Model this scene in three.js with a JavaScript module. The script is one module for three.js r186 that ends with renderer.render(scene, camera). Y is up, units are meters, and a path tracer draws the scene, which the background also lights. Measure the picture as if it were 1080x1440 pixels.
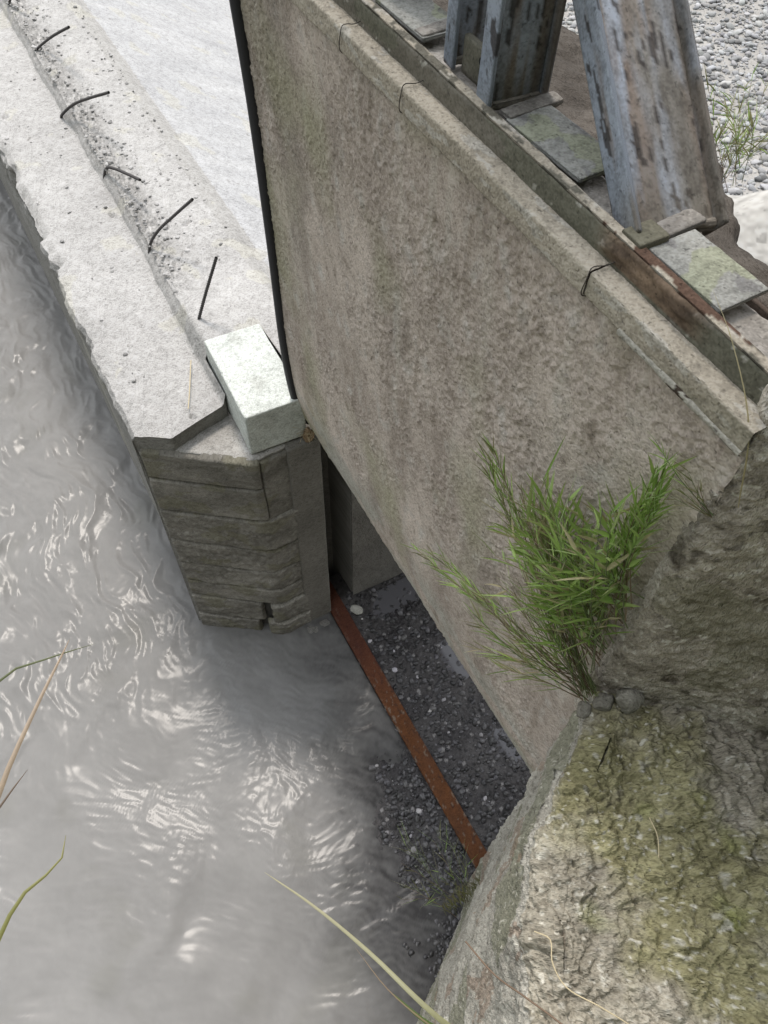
import * as THREE from 'three';
import { mergeGeometries, mergeVertices } from 'three/addons/utils/BufferGeometryUtils.js';

// ---------------------------------------------------------------- camera, sky, sun, exposure
const scene = new THREE.Scene();
const camera = new THREE.PerspectiveCamera(65.38, 768 / 1024, 0.05, 600);
camera.position.set(0, 4, 0);
camera.up.set(0.3873, 0.5561, -0.7354);
camera.lookAt(0.28656, 4 - 0.83074, -0.47723);
scene.add(camera);

const renderer = new THREE.WebGLRenderer({ antialias: true });
renderer.toneMapping = THREE.LinearToneMapping;
renderer.toneMappingExposure = 1.95;
renderer.shadowMap.enabled = true;

const SUN = [0.10, 0.905, -0.415];
{ // hazy bright sky with a wide aureole of haze round the sun
  const W = 256, H = 128, a = new Float32Array(W * H * 4);
  for (let j = 0; j < H; j++) {
    const el = ((j + 0.5) / H - 0.5) * Math.PI, s = Math.max(0, Math.sin(el));
    for (let i = 0; i < W; i++) {
      const az = i / W * Math.PI * 2, k = (j * W + i) * 4;
      const c = 1 + 0.07 * Math.sin(az * 3 + 7 * s) * Math.sin(s * 9 + az) * Math.cos(el);
      const A = (i / W - 0.5) * Math.PI * 2, cs = (Math.cos(A) * Math.cos(el) * SUN[0] + Math.sin(el) * SUN[1] + Math.sin(A) * Math.cos(el) * SUN[2]), th = Math.acos(Math.min(1, cs));
      const b = 0.96 * c * (1.05 - 0.12 * s) * (1 + 0.2 * Math.exp(-((th / 0.28) ** 2)) + 0.3 * Math.exp(-((th / 0.6) ** 2)));
      a[k] = b * (0.98 - 0.05 * s); a[k + 1] = b * (0.995 - 0.02 * s); a[k + 2] = b * (1.01 + 0.04 * s); a[k + 3] = 1;
    }
  }
  const t = new THREE.DataTexture(a, W, H, THREE.RGBAFormat, THREE.FloatType);
  t.mapping = THREE.EquirectangularReflectionMapping; t.magFilter = THREE.LinearFilter; t.needsUpdate = true;
  scene.background = t; scene.environment = t;
}
const sun = new THREE.DirectionalLight(0xfff6ec, 1.5);
sun.position.set(...SUN.map((q) => q * 22));
sun.castShadow = true; sun.shadow.radius = 20; sun.shadow.mapSize.set(4096, 4096);
Object.assign(sun.shadow.camera, { left: -14, right: 14, top: 14, bottom: -14, near: 1, far: 60 });
scene.add(sun, sun.target);

// ---------------------------------------------------------------- helpers
let seed = 12345;
const rnd = () => { seed = (seed + 0x6D2B79F5) | 0; let t = Math.imul(seed ^ (seed >>> 15), 1 | seed); t = (t + Math.imul(t ^ (t >>> 7), 61 | t)) ^ t; return ((t ^ (t >>> 14)) >>> 0) / 4294967296; };
const rr = (a, b) => a + (b - a) * rnd();
const clamp = (x, a = 0, b = 1) => x < a ? a : x > b ? b : x;
const mix = (a, b, t) => a + (b - a) * t;
const ss = (a, b, x) => { const t = clamp((x - a) / (b - a)); return t * t * (3 - 2 * t); };
const mixc = (a, b, t) => [mix(a[0], b[0], t), mix(a[1], b[1], t), mix(a[2], b[2], t)];
const V = (x, y, z) => new THREE.Vector3(x, y, z);

const perm = new Uint8Array(512);
{ const p = [...Array(256).keys()]; for (let i = 255; i > 0; i--) { const j = Math.floor(rnd() * (i + 1)); [p[i], p[j]] = [p[j], p[i]]; } for (let i = 0; i < 512; i++) perm[i] = p[i & 255]; }
const G = [[1, 1, 0], [-1, 1, 0], [1, -1, 0], [-1, -1, 0], [1, 0, 1], [-1, 0, 1], [1, 0, -1], [-1, 0, -1], [0, 1, 1], [0, -1, 1], [0, 1, -1], [0, -1, -1], [1, 1, 0], [-1, 1, 0], [0, -1, 1], [0, -1, -1]];
function noise(x, y, z = 0) {
  const X0 = Math.floor(x), Y0 = Math.floor(y), Z0 = Math.floor(z), fx = x - X0, fy = y - Y0, fz = z - Z0;
  const X = X0 & 255, Y = Y0 & 255, Z = Z0 & 255;
  const u = fx * fx * fx * (fx * (fx * 6 - 15) + 10), v = fy * fy * fy * (fy * (fy * 6 - 15) + 10), w = fz * fz * fz * (fz * (fz * 6 - 15) + 10);
  const A = perm[X] + Y, B = perm[X + 1] + Y, AA = perm[A] + Z, AB = perm[A + 1] + Z, BA = perm[B] + Z, BB = perm[B + 1] + Z;
  const d = (h, a, b, c) => { const g = G[h & 15]; return g[0] * a + g[1] * b + g[2] * c; };
  return mix(mix(mix(d(perm[AA], fx, fy, fz), d(perm[BA], fx - 1, fy, fz), u), mix(d(perm[AB], fx, fy - 1, fz), d(perm[BB], fx - 1, fy - 1, fz), u), v),
    mix(mix(d(perm[AA + 1], fx, fy, fz - 1), d(perm[BA + 1], fx - 1, fy, fz - 1), u), mix(d(perm[AB + 1], fx, fy - 1, fz - 1), d(perm[BB + 1], fx - 1, fy - 1, fz - 1), u), v), w);
}
function fbm(x, y, z, o = 4, g = 0.5) { let s = 0, a = 1, t = 0; for (let i = 0; i < o; i++) { s += a * noise(x, y, z); t += a; a *= g; x = x * 2.03 + 7.1; y = y * 2.03 + 3.7; z = z * 2.03 + 1.3; } return s / t; }
const hash2 = (i, j, k) => perm[(perm[(perm[i & 255] + j) & 255] + k) & 255] / 255;
function worley(x, y, k = 0) {   // distances to the two nearest points, and a number of the nearest cell
  const X = Math.floor(x), Y = Math.floor(y); let a = 9, b = 9, id = 0;
  for (let j = -1; j <= 1; j++) for (let i = -1; i <= 1; i++) {
    const px = X + i + hash2(X + i, Y + j, k), py = Y + j + hash2(X + i, Y + j, k + 57), d = Math.hypot(px - x, py - y);
    if (d < a) { b = a; a = d; id = hash2(X + i, Y + j, k + 91); } else if (d < b) b = d;
  }
  return [a, b, id];
}

// a sheet of (nu+1) x (nv+1) points, moved along its normals by disp, coloured by col
function sheet(nu, nv, P, { disp, col, uv } = {}) {
  const n = (nu + 1) * (nv + 1), pos = new Float32Array(n * 3), nor = new Float32Array(n * 3), uvs = new Float32Array(n * 2);
  const at = (i, j) => j * (nu + 1) + i;
  for (let j = 0; j <= nv; j++) for (let i = 0; i <= nu; i++) { const p = P(i / nu, j / nv), k = at(i, j); pos.set(p.length > 3 ? p.slice(0, 3) : p, k * 3); uvs[k * 2] = p.length > 3 ? p[3] : p[0]; uvs[k * 2 + 1] = p.length > 3 ? p[4] : p[2]; }
  const normals = () => {
    for (let j = 0; j <= nv; j++) for (let i = 0; i <= nu; i++) {
      const a = at(Math.max(0, i - 1), j) * 3, b = at(Math.min(nu, i + 1), j) * 3, c = at(i, Math.max(0, j - 1)) * 3, d = at(i, Math.min(nv, j + 1)) * 3;
      const ux = pos[b] - pos[a], uy = pos[b + 1] - pos[a + 1], uz = pos[b + 2] - pos[a + 2], vx = pos[d] - pos[c], vy = pos[d + 1] - pos[c + 1], vz = pos[d + 2] - pos[c + 2];
      let x = uy * vz - uz * vy, y = uz * vx - ux * vz, z = ux * vy - uy * vx; const l = Math.hypot(x, y, z) || 1, k = at(i, j) * 3;
      nor[k] = x / l; nor[k + 1] = y / l; nor[k + 2] = z / l;
    }
  };
  normals();
  const cs = col ? new Float32Array(n * 3) : null;
  for (let j = 0; j <= nv; j++) for (let i = 0; i <= nu; i++) {
    const k = at(i, j) * 3, x = pos[k], y = pos[k + 1], z = pos[k + 2];
    if (col) cs.set(col(x, y, z, i / nu, j / nv, nor[k], nor[k + 1], nor[k + 2]), k);
    if (disp) { const d = disp(x, y, z, i / nu, j / nv, nor[k], nor[k + 1], nor[k + 2]); pos[k] += nor[k] * d; pos[k + 1] += nor[k + 1] * d; pos[k + 2] += nor[k + 2] * d; }
  }
  if (disp) normals();
  const idx = new Uint32Array(nu * nv * 6); let q = 0;
  for (let j = 0; j < nv; j++) for (let i = 0; i < nu; i++) { const a = at(i, j), b = at(i + 1, j), c = at(i, j + 1), d = at(i + 1, j + 1); idx.set([a, b, d, a, d, c], q); q += 6; }
  const g = new THREE.BufferGeometry();
  g.setAttribute('position', new THREE.BufferAttribute(pos, 3)); g.setAttribute('normal', new THREE.BufferAttribute(nor, 3)); g.setAttribute('uv', new THREE.BufferAttribute(uvs, 2));
  if (cs) g.setAttribute('color', new THREE.BufferAttribute(cs, 3));
  g.setIndex(new THREE.BufferAttribute(idx, 1));
  return g;
}
// a box with worn edges: cell = mesh size, r = edge radius
function roughBox(w, h, d, cell, r, disp, col, place) {
  const n = (l) => clamp(Math.round(l / cell), 2, 400);
  let g = new THREE.BoxGeometry(w, h, d, n(w), n(h), n(d)); g.deleteAttribute('uv'); g.deleteAttribute('normal'); g = mergeVertices(g, 1e-5);
  const p = g.attributes.position, v = V(0, 0, 0), c = V(0, 0, 0), H = [w / 2 - r, h / 2 - r, d / 2 - r];
  for (let i = 0; i < p.count; i++) {
    v.fromBufferAttribute(p, i); c.set(clamp(v.x, -H[0], H[0]), clamp(v.y, -H[1], H[1]), clamp(v.z, -H[2], H[2])); v.sub(c);
    if (v.lengthSq() > 0) { v.setLength(r); } v.add(c); p.setXYZ(i, v.x, v.y, v.z);
  }
  if (place) g.applyMatrix4(place);
  g.computeVertexNormals();
  const no = g.attributes.normal, cs = new Float32Array(p.count * 3), uv = new Float32Array(p.count * 2);
  for (let i = 0; i < p.count; i++) {
    const x = p.getX(i), y = p.getY(i), z = p.getZ(i), a = no.getX(i), b = no.getY(i), e = no.getZ(i);
    cs.set(col ? col(x, y, z, a, b, e) : [1, 1, 1], i * 3);
    const A = Math.abs(a), B = Math.abs(b), E = Math.abs(e);
    uv.set(B >= A && B >= E ? [x, z] : A >= E ? [z, y] : [x, y], i * 2);
    if (disp) { const t = disp(x, y, z, a, b, e); p.setXYZ(i, x + a * t, y + b * t, z + e * t); }
  }
  g.setAttribute('color', new THREE.BufferAttribute(cs, 3)); g.setAttribute('uv', new THREE.BufferAttribute(uv, 2)); g.computeVertexNormals();
  return g;
}
// a tube along points with its radius
function tube(pts, r, seg = 24, rad = 6, taper = 1) {
  const c = new THREE.CatmullRomCurve3(pts, false, 'centripetal'), g = new THREE.TubeGeometry(c, seg, r, rad, false);
  if (taper !== 1) { const p = g.attributes.position, a = V(0, 0, 0); for (let i = 0; i <= seg; i++) { c.getPointAt(i / seg, a); const k = mix(1, taper, i / seg); for (let j = 0; j <= rad; j++) { const n = i * (rad + 1) + j; p.setXYZ(n, a.x + (p.getX(n) - a.x) * k, a.y + (p.getY(n) - a.y) * k, a.z + (p.getZ(n) - a.z) * k); } } }
  return g;
}
const used = {};
function numbered(n) { const k = used[n] = (used[n] ?? -1) + 1; return k ? `${n}_${String(k).padStart(3, '0')}` : n; }
function mesh(name, g, m, parent) { const o = new THREE.Mesh(g, m); o.name = parent ? name : numbered(name); o.castShadow = o.receiveShadow = true; (parent || scene).add(o); return o; }
function tag(o, label, category, group) { o.userData.label = label; o.userData.category = category; if (group) o.userData.group = group; return o; }
function thing(name, label, category, group) { const o = new THREE.Group(); o.name = numbered(name); scene.add(o); return tag(o, label, category, group); }
function struct(name, g, m) { const o = mesh(name, g, m); o.userData.kind = 'structure'; return o; }

// ---------------------------------------------------------------- tiling grain: sand, specks and pits
function tile(N, f) { const a = new Uint8Array(N * N * 4); for (let j = 0; j < N; j++) for (let i = 0; i < N; i++) { const c = f(i / N, j / N); for (let k = 0; k < 3; k++) a[(j * N + i) * 4 + k] = clamp(c[k]) * 255; a[(j * N + i) * 4 + 3] = 255; } return a; }
function tex(a, N, srgb, size) { const t = new THREE.DataTexture(a, N, N, THREE.RGBAFormat); t.wrapS = t.wrapT = THREE.RepeatWrapping; t.magFilter = THREE.LinearFilter; t.minFilter = THREE.LinearMipmapLinearFilter; if (srgb) t.colorSpace = THREE.SRGBColorSpace; t.repeat.set(1 / size, 1 / size); t.needsUpdate = true; return t; }
const pn = (u, v, f, k) => { // periodic value noise
  const x = u * f, y = v * f, X = Math.floor(x), Y = Math.floor(y), a = x - X, b = y - Y, s = a * a * (3 - 2 * a), t = b * b * (3 - 2 * b), m = (i) => ((i % f) + f) % f;
  return mix(mix(hash2(m(X), m(Y), k), hash2(m(X + 1), m(Y), k), s), mix(hash2(m(X), m(Y + 1), k), hash2(m(X + 1), m(Y + 1), k), s), t);
};
const N = 512;
const sandV = (u, v) => 0.34 * pn(u, v, 200, 3) + 0.3 * pn(u, v, 97, 5) + 0.22 * pn(u, v, 41, 9) + 0.14 * pn(u, v, 17, 11);
const grainC = tile(N, (u, v) => { const s = sandV(u, v), sp = pn(u, v, 131, 21), d = pn(u, v, 117, 33); let b = 0.94 + (s - 0.5) * 0.5 + (sp > 0.86 ? 0.1 : 0) - (d > 0.9 ? 0.16 : 0); return [b, b * 0.995, b * 0.985]; });
const grainB = tile(N, (u, v) => { const s = sandV(u, v), d = pn(u, v, 117, 33), b = s - (d > 0.88 ? 0.25 : 0); return [b, b, b]; });
const gC = tex(grainC, N, true, 0.5), gB = tex(grainB, N, false, 0.5);
function rough(o = {}, bump = 0.0025) { return new THREE.MeshPhysicalMaterial({ specularIntensity: 0.35, vertexColors: true, map: gC, bumpMap: gB, bumpScale: bump, roughness: 0.94, ...o }); }
const M = {
  concrete: rough({}, 0.003), mud: rough({}, 0.0025), stone: rough({ roughness: 0.9 }, 0.003), smooth: rough({ roughness: 0.9 }, 0.0012),
  wet: rough({ roughness: 0.42 }, 0.002), rock: rough({}, 0.004),
  paint: rough({ roughness: 0.6, metalness: 0.0 }, 0.0006), rust: rough({ roughness: 0.82 }, 0.001),
  rubber: new THREE.MeshStandardMaterial({ color: new THREE.Color().setRGB(0.012, 0.013, 0.017), roughness: 0.55, bumpMap: gB, bumpScale: 0.0006 }),
  rebar: new THREE.MeshStandardMaterial({ color: new THREE.Color().setRGB(0.06, 0.055, 0.055), roughness: 0.7 }),
  wire: new THREE.MeshStandardMaterial({ color: new THREE.Color().setRGB(0.05, 0.04, 0.032), roughness: 0.7 }),
  straw: new THREE.MeshStandardMaterial({ color: new THREE.Color().setRGB(0.5, 0.42, 0.27), roughness: 0.9 }),
  twig: new THREE.MeshStandardMaterial({ color: new THREE.Color().setRGB(0.16, 0.11, 0.075), roughness: 0.9 }),
};
const leafM = () => new THREE.MeshPhysicalMaterial({ vertexColors: true, roughness: 0.55, transmission: 0.5, thickness: 0, side: THREE.DoubleSide });
M.leaf = leafM();
M.pebble = new THREE.MeshPhysicalMaterial({ specularIntensity: 0.4, color: 0xffffff, roughness: 0.85, bumpMap: gB, bumpScale: 0.002 });
M.wetPebble = new THREE.MeshStandardMaterial({ color: 0xffffff, roughness: 0.4 });

// ---------------------------------------------------------------- river water
const CALM = (x, z) => ss(-2.6, -1.5, z + 0.25 * x);      // 0 in the rushing reach far up, 1 in the slack water near by
const ridge = (n) => 1 - Math.abs(n) * 2;
const wave = (x, z) => {
  const c = CALM(x, z), q = 0.26 * fbm(x * 1.5, z * 1.5, 4.4, 3), q2 = 0.24 * fbm(x * 1.5 + 40, z * 1.5, 8.4, 3);
  const X = x + q, Z = z + q2, s = X * 0.80 + Z * 0.60, t = -X * 0.60 + Z * 0.80;
  const foot = Math.exp(-(((x - 0.0) / 0.45) ** 2) - (((z + 1.3) / 0.8) ** 2)), still = ss(-1.3, -0.2, z) * ss(0.2, -0.5, x), slick = ss(-0.05, 0.2, fbm(x * 1.9 + 3, z * 1.3, 12, 2));
  let h = 0.026 * noise(X * 2.4, Z * 1.7, 1.7) + 0.012 * noise(X * 5 + Z * 2, Z * 4.4, 9.1);
  h += (1 - c) * (0.014 * fbm(X * 7.0, Z * 3.0, 3.3, 3, 0.55) + 0.006 * ridge(noise(X * 6 + 3, Z * 2.2, 6.6)) + 0.0062 * ridge(noise(X * 17, Z * 6, 2.6)) + 0.0016 * fbm(X * 44, Z * 20, 1.6, 2));
  h += c * mix(0.7, 0.42, still) * (1 - 0.5 * slick) * (0.0034 * fbm(s * 4.5, t * 12, 2.2, 2, 0.5) + 0.0028 * fbm(s * 11, t * 34, 4.2, 2) + 0.0022 * ridge(noise(s * 5 + 9, t * 15, 3.1)));
  h += (0.0015 * foot + (0.0013 * (1 - still) + 0.0005) * (1 - slick)) * fbm(s * 24, t * 66, 5.5, 2, 0.5);
  h += 0.0021 * ss(-0.15, 0.2, x) * ss(-2.0, -1.5, z) * fbm(s * 15, t * 52, 7.7, 2);
  return h * (1 - 0.45 * ss(0.3, 0.6, x) * ss(-1.0, -0.5, z)) * (1 - 0.5 * ss(0.5, 0.75, x));
};
const bedY = (x, z) => x > 0.835 ? 0.004 + 0.03 * fbm(x * 2.5, z * 2.5, 8.1, 3) - 0.012 * ss(1.05, 1.25, x)
  : -0.085 + 0.088 * ss(-0.42, 0.5, x - 0.22 * ss(-0.2, -1.2, z) + 0.22 * fbm(x * 3, z * 3, 2, 3)) * mix(0.8, 1, ss(-1.6, -0.7, z + 0.3 * fbm(x * 3 + 9, z * 3, 2, 2))) + 0.012 * fbm(x * 6, z * 6, 5, 4);
const waterM = new THREE.MeshPhysicalMaterial({ vertexColors: true, roughness: 0.22, ior: 1.33, specularIntensity: 0.38 });
const waterCol = (x, z) => {   // silt hides the bed within a few centimetres; thin water takes the dark gravel tone, which also stands in for shade
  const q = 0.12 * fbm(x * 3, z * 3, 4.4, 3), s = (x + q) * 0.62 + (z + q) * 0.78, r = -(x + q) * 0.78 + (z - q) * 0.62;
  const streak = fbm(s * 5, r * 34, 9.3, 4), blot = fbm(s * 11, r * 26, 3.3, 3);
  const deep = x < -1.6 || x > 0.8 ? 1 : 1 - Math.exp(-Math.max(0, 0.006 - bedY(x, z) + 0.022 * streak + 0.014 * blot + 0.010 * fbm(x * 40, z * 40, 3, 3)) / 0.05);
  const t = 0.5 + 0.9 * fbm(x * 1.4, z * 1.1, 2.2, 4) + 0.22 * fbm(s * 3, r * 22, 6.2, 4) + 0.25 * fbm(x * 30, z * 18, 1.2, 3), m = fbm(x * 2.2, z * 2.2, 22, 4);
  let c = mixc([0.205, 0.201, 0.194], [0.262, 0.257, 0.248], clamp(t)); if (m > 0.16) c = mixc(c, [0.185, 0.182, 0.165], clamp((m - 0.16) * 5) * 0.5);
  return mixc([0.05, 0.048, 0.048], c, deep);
};
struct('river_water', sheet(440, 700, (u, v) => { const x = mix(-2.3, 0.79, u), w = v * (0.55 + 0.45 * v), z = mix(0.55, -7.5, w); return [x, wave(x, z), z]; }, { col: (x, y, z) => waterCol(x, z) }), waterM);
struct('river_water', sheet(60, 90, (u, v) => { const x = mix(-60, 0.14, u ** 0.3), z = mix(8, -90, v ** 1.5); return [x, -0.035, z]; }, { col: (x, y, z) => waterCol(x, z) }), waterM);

// ---------------------------------------------------------------- ground: wide sheet, gravel bar, bed under the gate
struct('ground', sheet(80, 80, (u, v) => { const x = 260 * (2 * u - 1) * Math.abs(2 * u - 1), z = 260 * (2 * v - 1) * Math.abs(2 * v - 1); return [x, -0.16 + 0.02 * noise(x * 0.3, z * 0.3), z]; }, { col: (x, y, z) => mixc([0.16, 0.15, 0.135], [0.24, 0.23, 0.21], 0.5 + fbm(x * 0.2, z * 0.2, 0, 3)) }), M.rock);
{ // wooded banks added out of view to cut sky light and darken reflections: behind the viewpoint, and across the river
  const hc = (x, y, z) => mixc([0.02, 0.032, 0.012], [0.06, 0.08, 0.03], clamp(0.5 + 1.1 * fbm(x * 0.7, y * 0.7, z * 0.7, 4)));
  struct('added_bank', sheet(120, 90, (u, v) => { const x = mix(-45, 45, u), d = 26 * v * v, z = 1.75 + d; return [x, 2.3 + d * 2.0 + 0.5 * noise(x * 0.3, z * 0.3) * ss(0, 3, d), z]; }, { disp: (x, y, z) => 0.35 + 0.8 * fbm(x * 0.8, y * 0.8, z * 0.8, 4) * ss(1.7, 4, z), col: hc }), M.rock);
  struct('added_bank', sheet(90, 120, (u, v) => { const z = mix(-70, 20, v), d = 45 * u * u, x = -13 - d; return [x, -0.4 + d * 0.9 + noise(x * 0.2, z * 0.2) * ss(0, 4, d), z]; }, { disp: (x, y, z) => 1.1 * fbm(x * 0.8, y * 0.8, z * 0.8, 4), col: hc }), M.rock);
}
const barY = (x, z) => 0.0 + 0.1 * fbm(x * 0.5, z * 0.5, 3, 3) + 0.03 * noise(x * 2, z * 2) + 0.25 * ss(3.6, 5, x) * ss(-5, -2.5, z) ;
struct('riverbed', sheet(160, 180, (u, v) => { const x = mix(1.7, 16, u), z = mix(1.2, -16, v); return [x, barY(x, z), z]; }, { disp: (x, y, z) => 0.012 * fbm(x * 14, z * 14, 1, 3), col: (x, y, z) => mixc([0.29, 0.28, 0.27], [0.40, 0.39, 0.375], clamp(0.5 + fbm(x * 3, z * 3, 1, 3))) }), M.rock);
struct('gravel_bed', sheet(330, 420, (u, v) => { const x = mix(-0.1, 1.85, u), z = mix(0.3, -2.05, v); return [x, bedY(x, z), z]; }, {
  disp: (x, y, z) => 0.009 * fbm(x * 34, z * 34, 3, 4, 0.6) + 0.006 * Math.max(0, 0.4 - worley(x * 38, z * 38, 3)[0]),
  col: (x, y, z) => { const [a, , id] = worley(x * 38, z * 38, 3); const b = mixc([0.04, 0.037, 0.039], [0.085, 0.08, 0.08], clamp(0.5 + 1.2 * fbm(x * 5, z * 5, 1, 4))); return mixc(b, id > 0.93 ? [0.26, 0.25, 0.25] : id < 0.25 ? [0.025, 0.024, 0.025] : b, a < 0.36 ? 0.8 : 0); },
}), M.wet);
{ // shallow clear pool that fills the low places under the gate
  const o = tag(mesh('puddle', sheet(20, 40, (u, v) => [mix(0.885, 1.8, u), -0.0085, mix(0.2, -1.85, v)]), new THREE.MeshPhysicalMaterial({ color: new THREE.Color().setRGB(0.10, 0.097, 0.104), roughness: 0.04, ior: 1.33 })), 'still grey puddles lying in hollows of the dark gravel under the gate', 'puddle');
  o.userData.kind = 'structure'; delete o.userData.category; delete o.userData.label;
}
function stoneGeo(k, detail = 1) {
  let g = new THREE.IcosahedronGeometry(1, detail); g.deleteAttribute('uv'); g.deleteAttribute('normal'); g = mergeVertices(g, 1e-4);
  const p = g.attributes.position, v = V(0, 0, 0);
  for (let i = 0; i < p.count; i++) { v.fromBufferAttribute(p, i); const s = 1 + 0.45 * noise(v.x * 1.1 + k * 9, v.y * 1.1, v.z * 1.1 + k) + 0.14 * noise(v.x * 3 + k, v.y * 3, v.z * 3); p.setXYZ(i, v.x * s, v.y * s * 0.62, v.z * s * 0.85); }
  g.computeVertexNormals();
  const uv = new Float32Array(p.count * 2); for (let i = 0; i < p.count; i++) uv.set([p.getX(i) * 0.05 + k * 0.1, p.getZ(i) * 0.05], i * 2); g.setAttribute('uv', new THREE.BufferAttribute(uv, 2));
  return g;
}
function toCrag(g, k) {   // knock flats into a stone
  const p = g.attributes.position, v = V(0, 0, 0); for (let f = 0; f < 9; f++) { const n = V(noise(f * 1.7, k * 2.3), noise(f * 2.1 + 5, k), noise(f * 1.3 + 9, k * 1.9)).normalize(), d = 0.52 + 0.2 * hash2(f, k, 3); for (let i = 0; i < p.count; i++) { v.fromBufferAttribute(p, i); const e = v.dot(n) - d; if (e > 0) { v.addScaledVector(n, -e * 0.9); p.setXYZ(i, v.x, v.y, v.z); } } }
  g.computeVertexNormals(); return g;
}
function scatter(name, count, place, m, tone) {
  const kinds = 3, per = Math.ceil(count / kinds), d = new THREE.Object3D(), c = new THREE.Color();
  for (let k = 0; k < kinds; k++) {
    const im = new THREE.InstancedMesh(stoneGeo(k + name.length), m, per); im.name = numbered(name);
    for (let i = 0; i < per; i++) {
      const [x, y, z, s] = place(); d.position.set(x, y, z); d.rotation.set(rr(-0.4, 0.4), rr(0, 6.28), rr(-0.4, 0.4)); d.scale.set(s * rr(0.8, 1.25), s * rr(0.7, 1.1), s * rr(0.8, 1.25)); d.updateMatrix(); im.setMatrixAt(i, d.matrix);
      c.setRGB(...tone()); im.setColorAt(i, c);
    }
    im.userData.kind = 'stuff'; im.userData.label = name === 'gravel' ? 'pale river gravel covering the sunlit bar downstream' : name === 'grit' ? 'loose grit strewn along the top of the weir wall' : 'dark wet gravel on the bed around the sill'; im.castShadow = im.receiveShadow = true; scene.add(im);
  }
}
scatter('gravel', 60000, () => { const x = rr(3.0, 12), z = rr(-11, -0.6); const s = 0.010 + 0.034 * rnd() ** 4; return [x, barY(x, z) + s * 0.25, z, s]; }, M.pebble, () => { const b = rr(0.2, 0.4) * (rnd() < 0.12 ? 0.6 : 1); return [b * rr(0.97, 1.02), b, b * rr(0.97, 1.05)]; });
scatter('wet_gravel', 26000, () => { const left = rnd() < 0.55, x = left ? rr(0.05, 0.79) : rr(0.885, 1.7), z = left ? rr(-1.15, 0.2) : rr(-1.9, 0.1), s = 0.002 + 0.016 * rnd() ** 8, y = bedY(x, z); return [x, left && y < 0.003 * rnd() - 0.001 ? -0.1 : y + s * 0.1, z, s]; }, M.wetPebble, () => { const r = rnd(), b = r < 0.022 ? rr(0.2, 0.42) : r < 0.5 ? rr(0.018, 0.045) : rr(0.045, 0.10); return [b * 1.02, b * 0.97, b * rr(0.95, 1.06)]; });
{
  const s = (p, r, sq, label, m, c, cat = 'stone') => { const g = stoneGeo(r * 100, 3), P = g.attributes.position, cs = new Float32Array(P.count * 3); for (let i = 0; i < P.count; i++) cs.set(mixc(c, c.map((q) => q * 0.7), clamp(0.5 + fbm(P.getX(i) * 2, P.getY(i) * 2, P.getZ(i) * 2, 3))), i * 3); g.setAttribute('color', new THREE.BufferAttribute(cs, 3)); const o = mesh(cat === 'boulder' ? 'boulder' : 'stone', g, m); o.position.set(...p); o.scale.set(r, r * sq, r); o.rotation.y = r * 70; return tag(o, label, cat); };
  s([0.925, 0.012, -1.79], 0.034, 0.5, 'flat pale stone beside the far end of the rusty sill', M.stone, [0.5, 0.49, 0.45]);
  s([4.95, 0.25, -2.85], 0.62, 0.9, 'pale sunlit boulder on the gravel behind the gate frame', M.rock, [0.46, 0.45, 0.43], 'boulder');
}

// ---------------------------------------------------------------- weir wall: body, block courses, rebar
const weir = thing('weir_wall', 'long pale concrete weir wall with stepped top and stone-coursed end', 'wall');
const zEnd = (x) => x < 0.27 ? mix(-2.14, -2.05, clamp((x - 0.14) / 0.13)) : x < 0.525 ? mix(-2.05, -2.12, (x - 0.27) / 0.255) : x < 0.78 ? -2.325 : x < 0.955 ? -2.12 : -1.9;
const shift = (z) => 0.03 * ss(-2.2, -3.6, z);           // the step wanders a little upstream to downstream
const prof = [[0.19, -0.3], [0.165, 0.4], [0.15, 1.1], [0.14, 1.50], [0.136, 1.565], [0.15, 1.594], [0.2, 1.603], [0.36, 1.606], [0.5, 1.604], [0.510, 1.608], [0.522, 1.632], [0.540, 1.662], [0.58, 1.672], [0.7, 1.678], [0.85, 1.676], [0.90, 1.672], [0.925, 1.662], [0.965, 1.635], [1.02, 1.615], [1.5, 1.37], [2.4, 0.86], [3.3, 0.30], [3.9, -0.12]];
const dens = [14, 16, 22, 10, 10, 14, 26, 24, 6, 10, 12, 10, 20, 22, 14, 10, 10, 8, 40, 40, 30, 14];
const rows = []; prof.forEach((p, i) => { if (i < dens.length) for (let k = 0; k < dens[i]; k++) rows.push([mix(p[0], prof[i + 1][0], k / dens[i]), mix(p[1], prof[i + 1][1], k / dens[i]), i]); }); rows.push([...prof[prof.length - 1], 21]);
const arc = [0]; for (let i = 1; i < rows.length; i++) arc.push(arc[i - 1] + Math.hypot(rows[i][0] - rows[i - 1][0], rows[i][1] - rows[i - 1][1]));
const chip = (x, y, z) => ss(0.12, 0.3, fbm(z * 2.2, 4.4, y * 2, 3) + 0.08) * Math.exp(-(((x - 0.14) / 0.05) ** 2)) * ss(1.2, 1.5, y) * ss(-2.5, -3.1, z);
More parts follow.
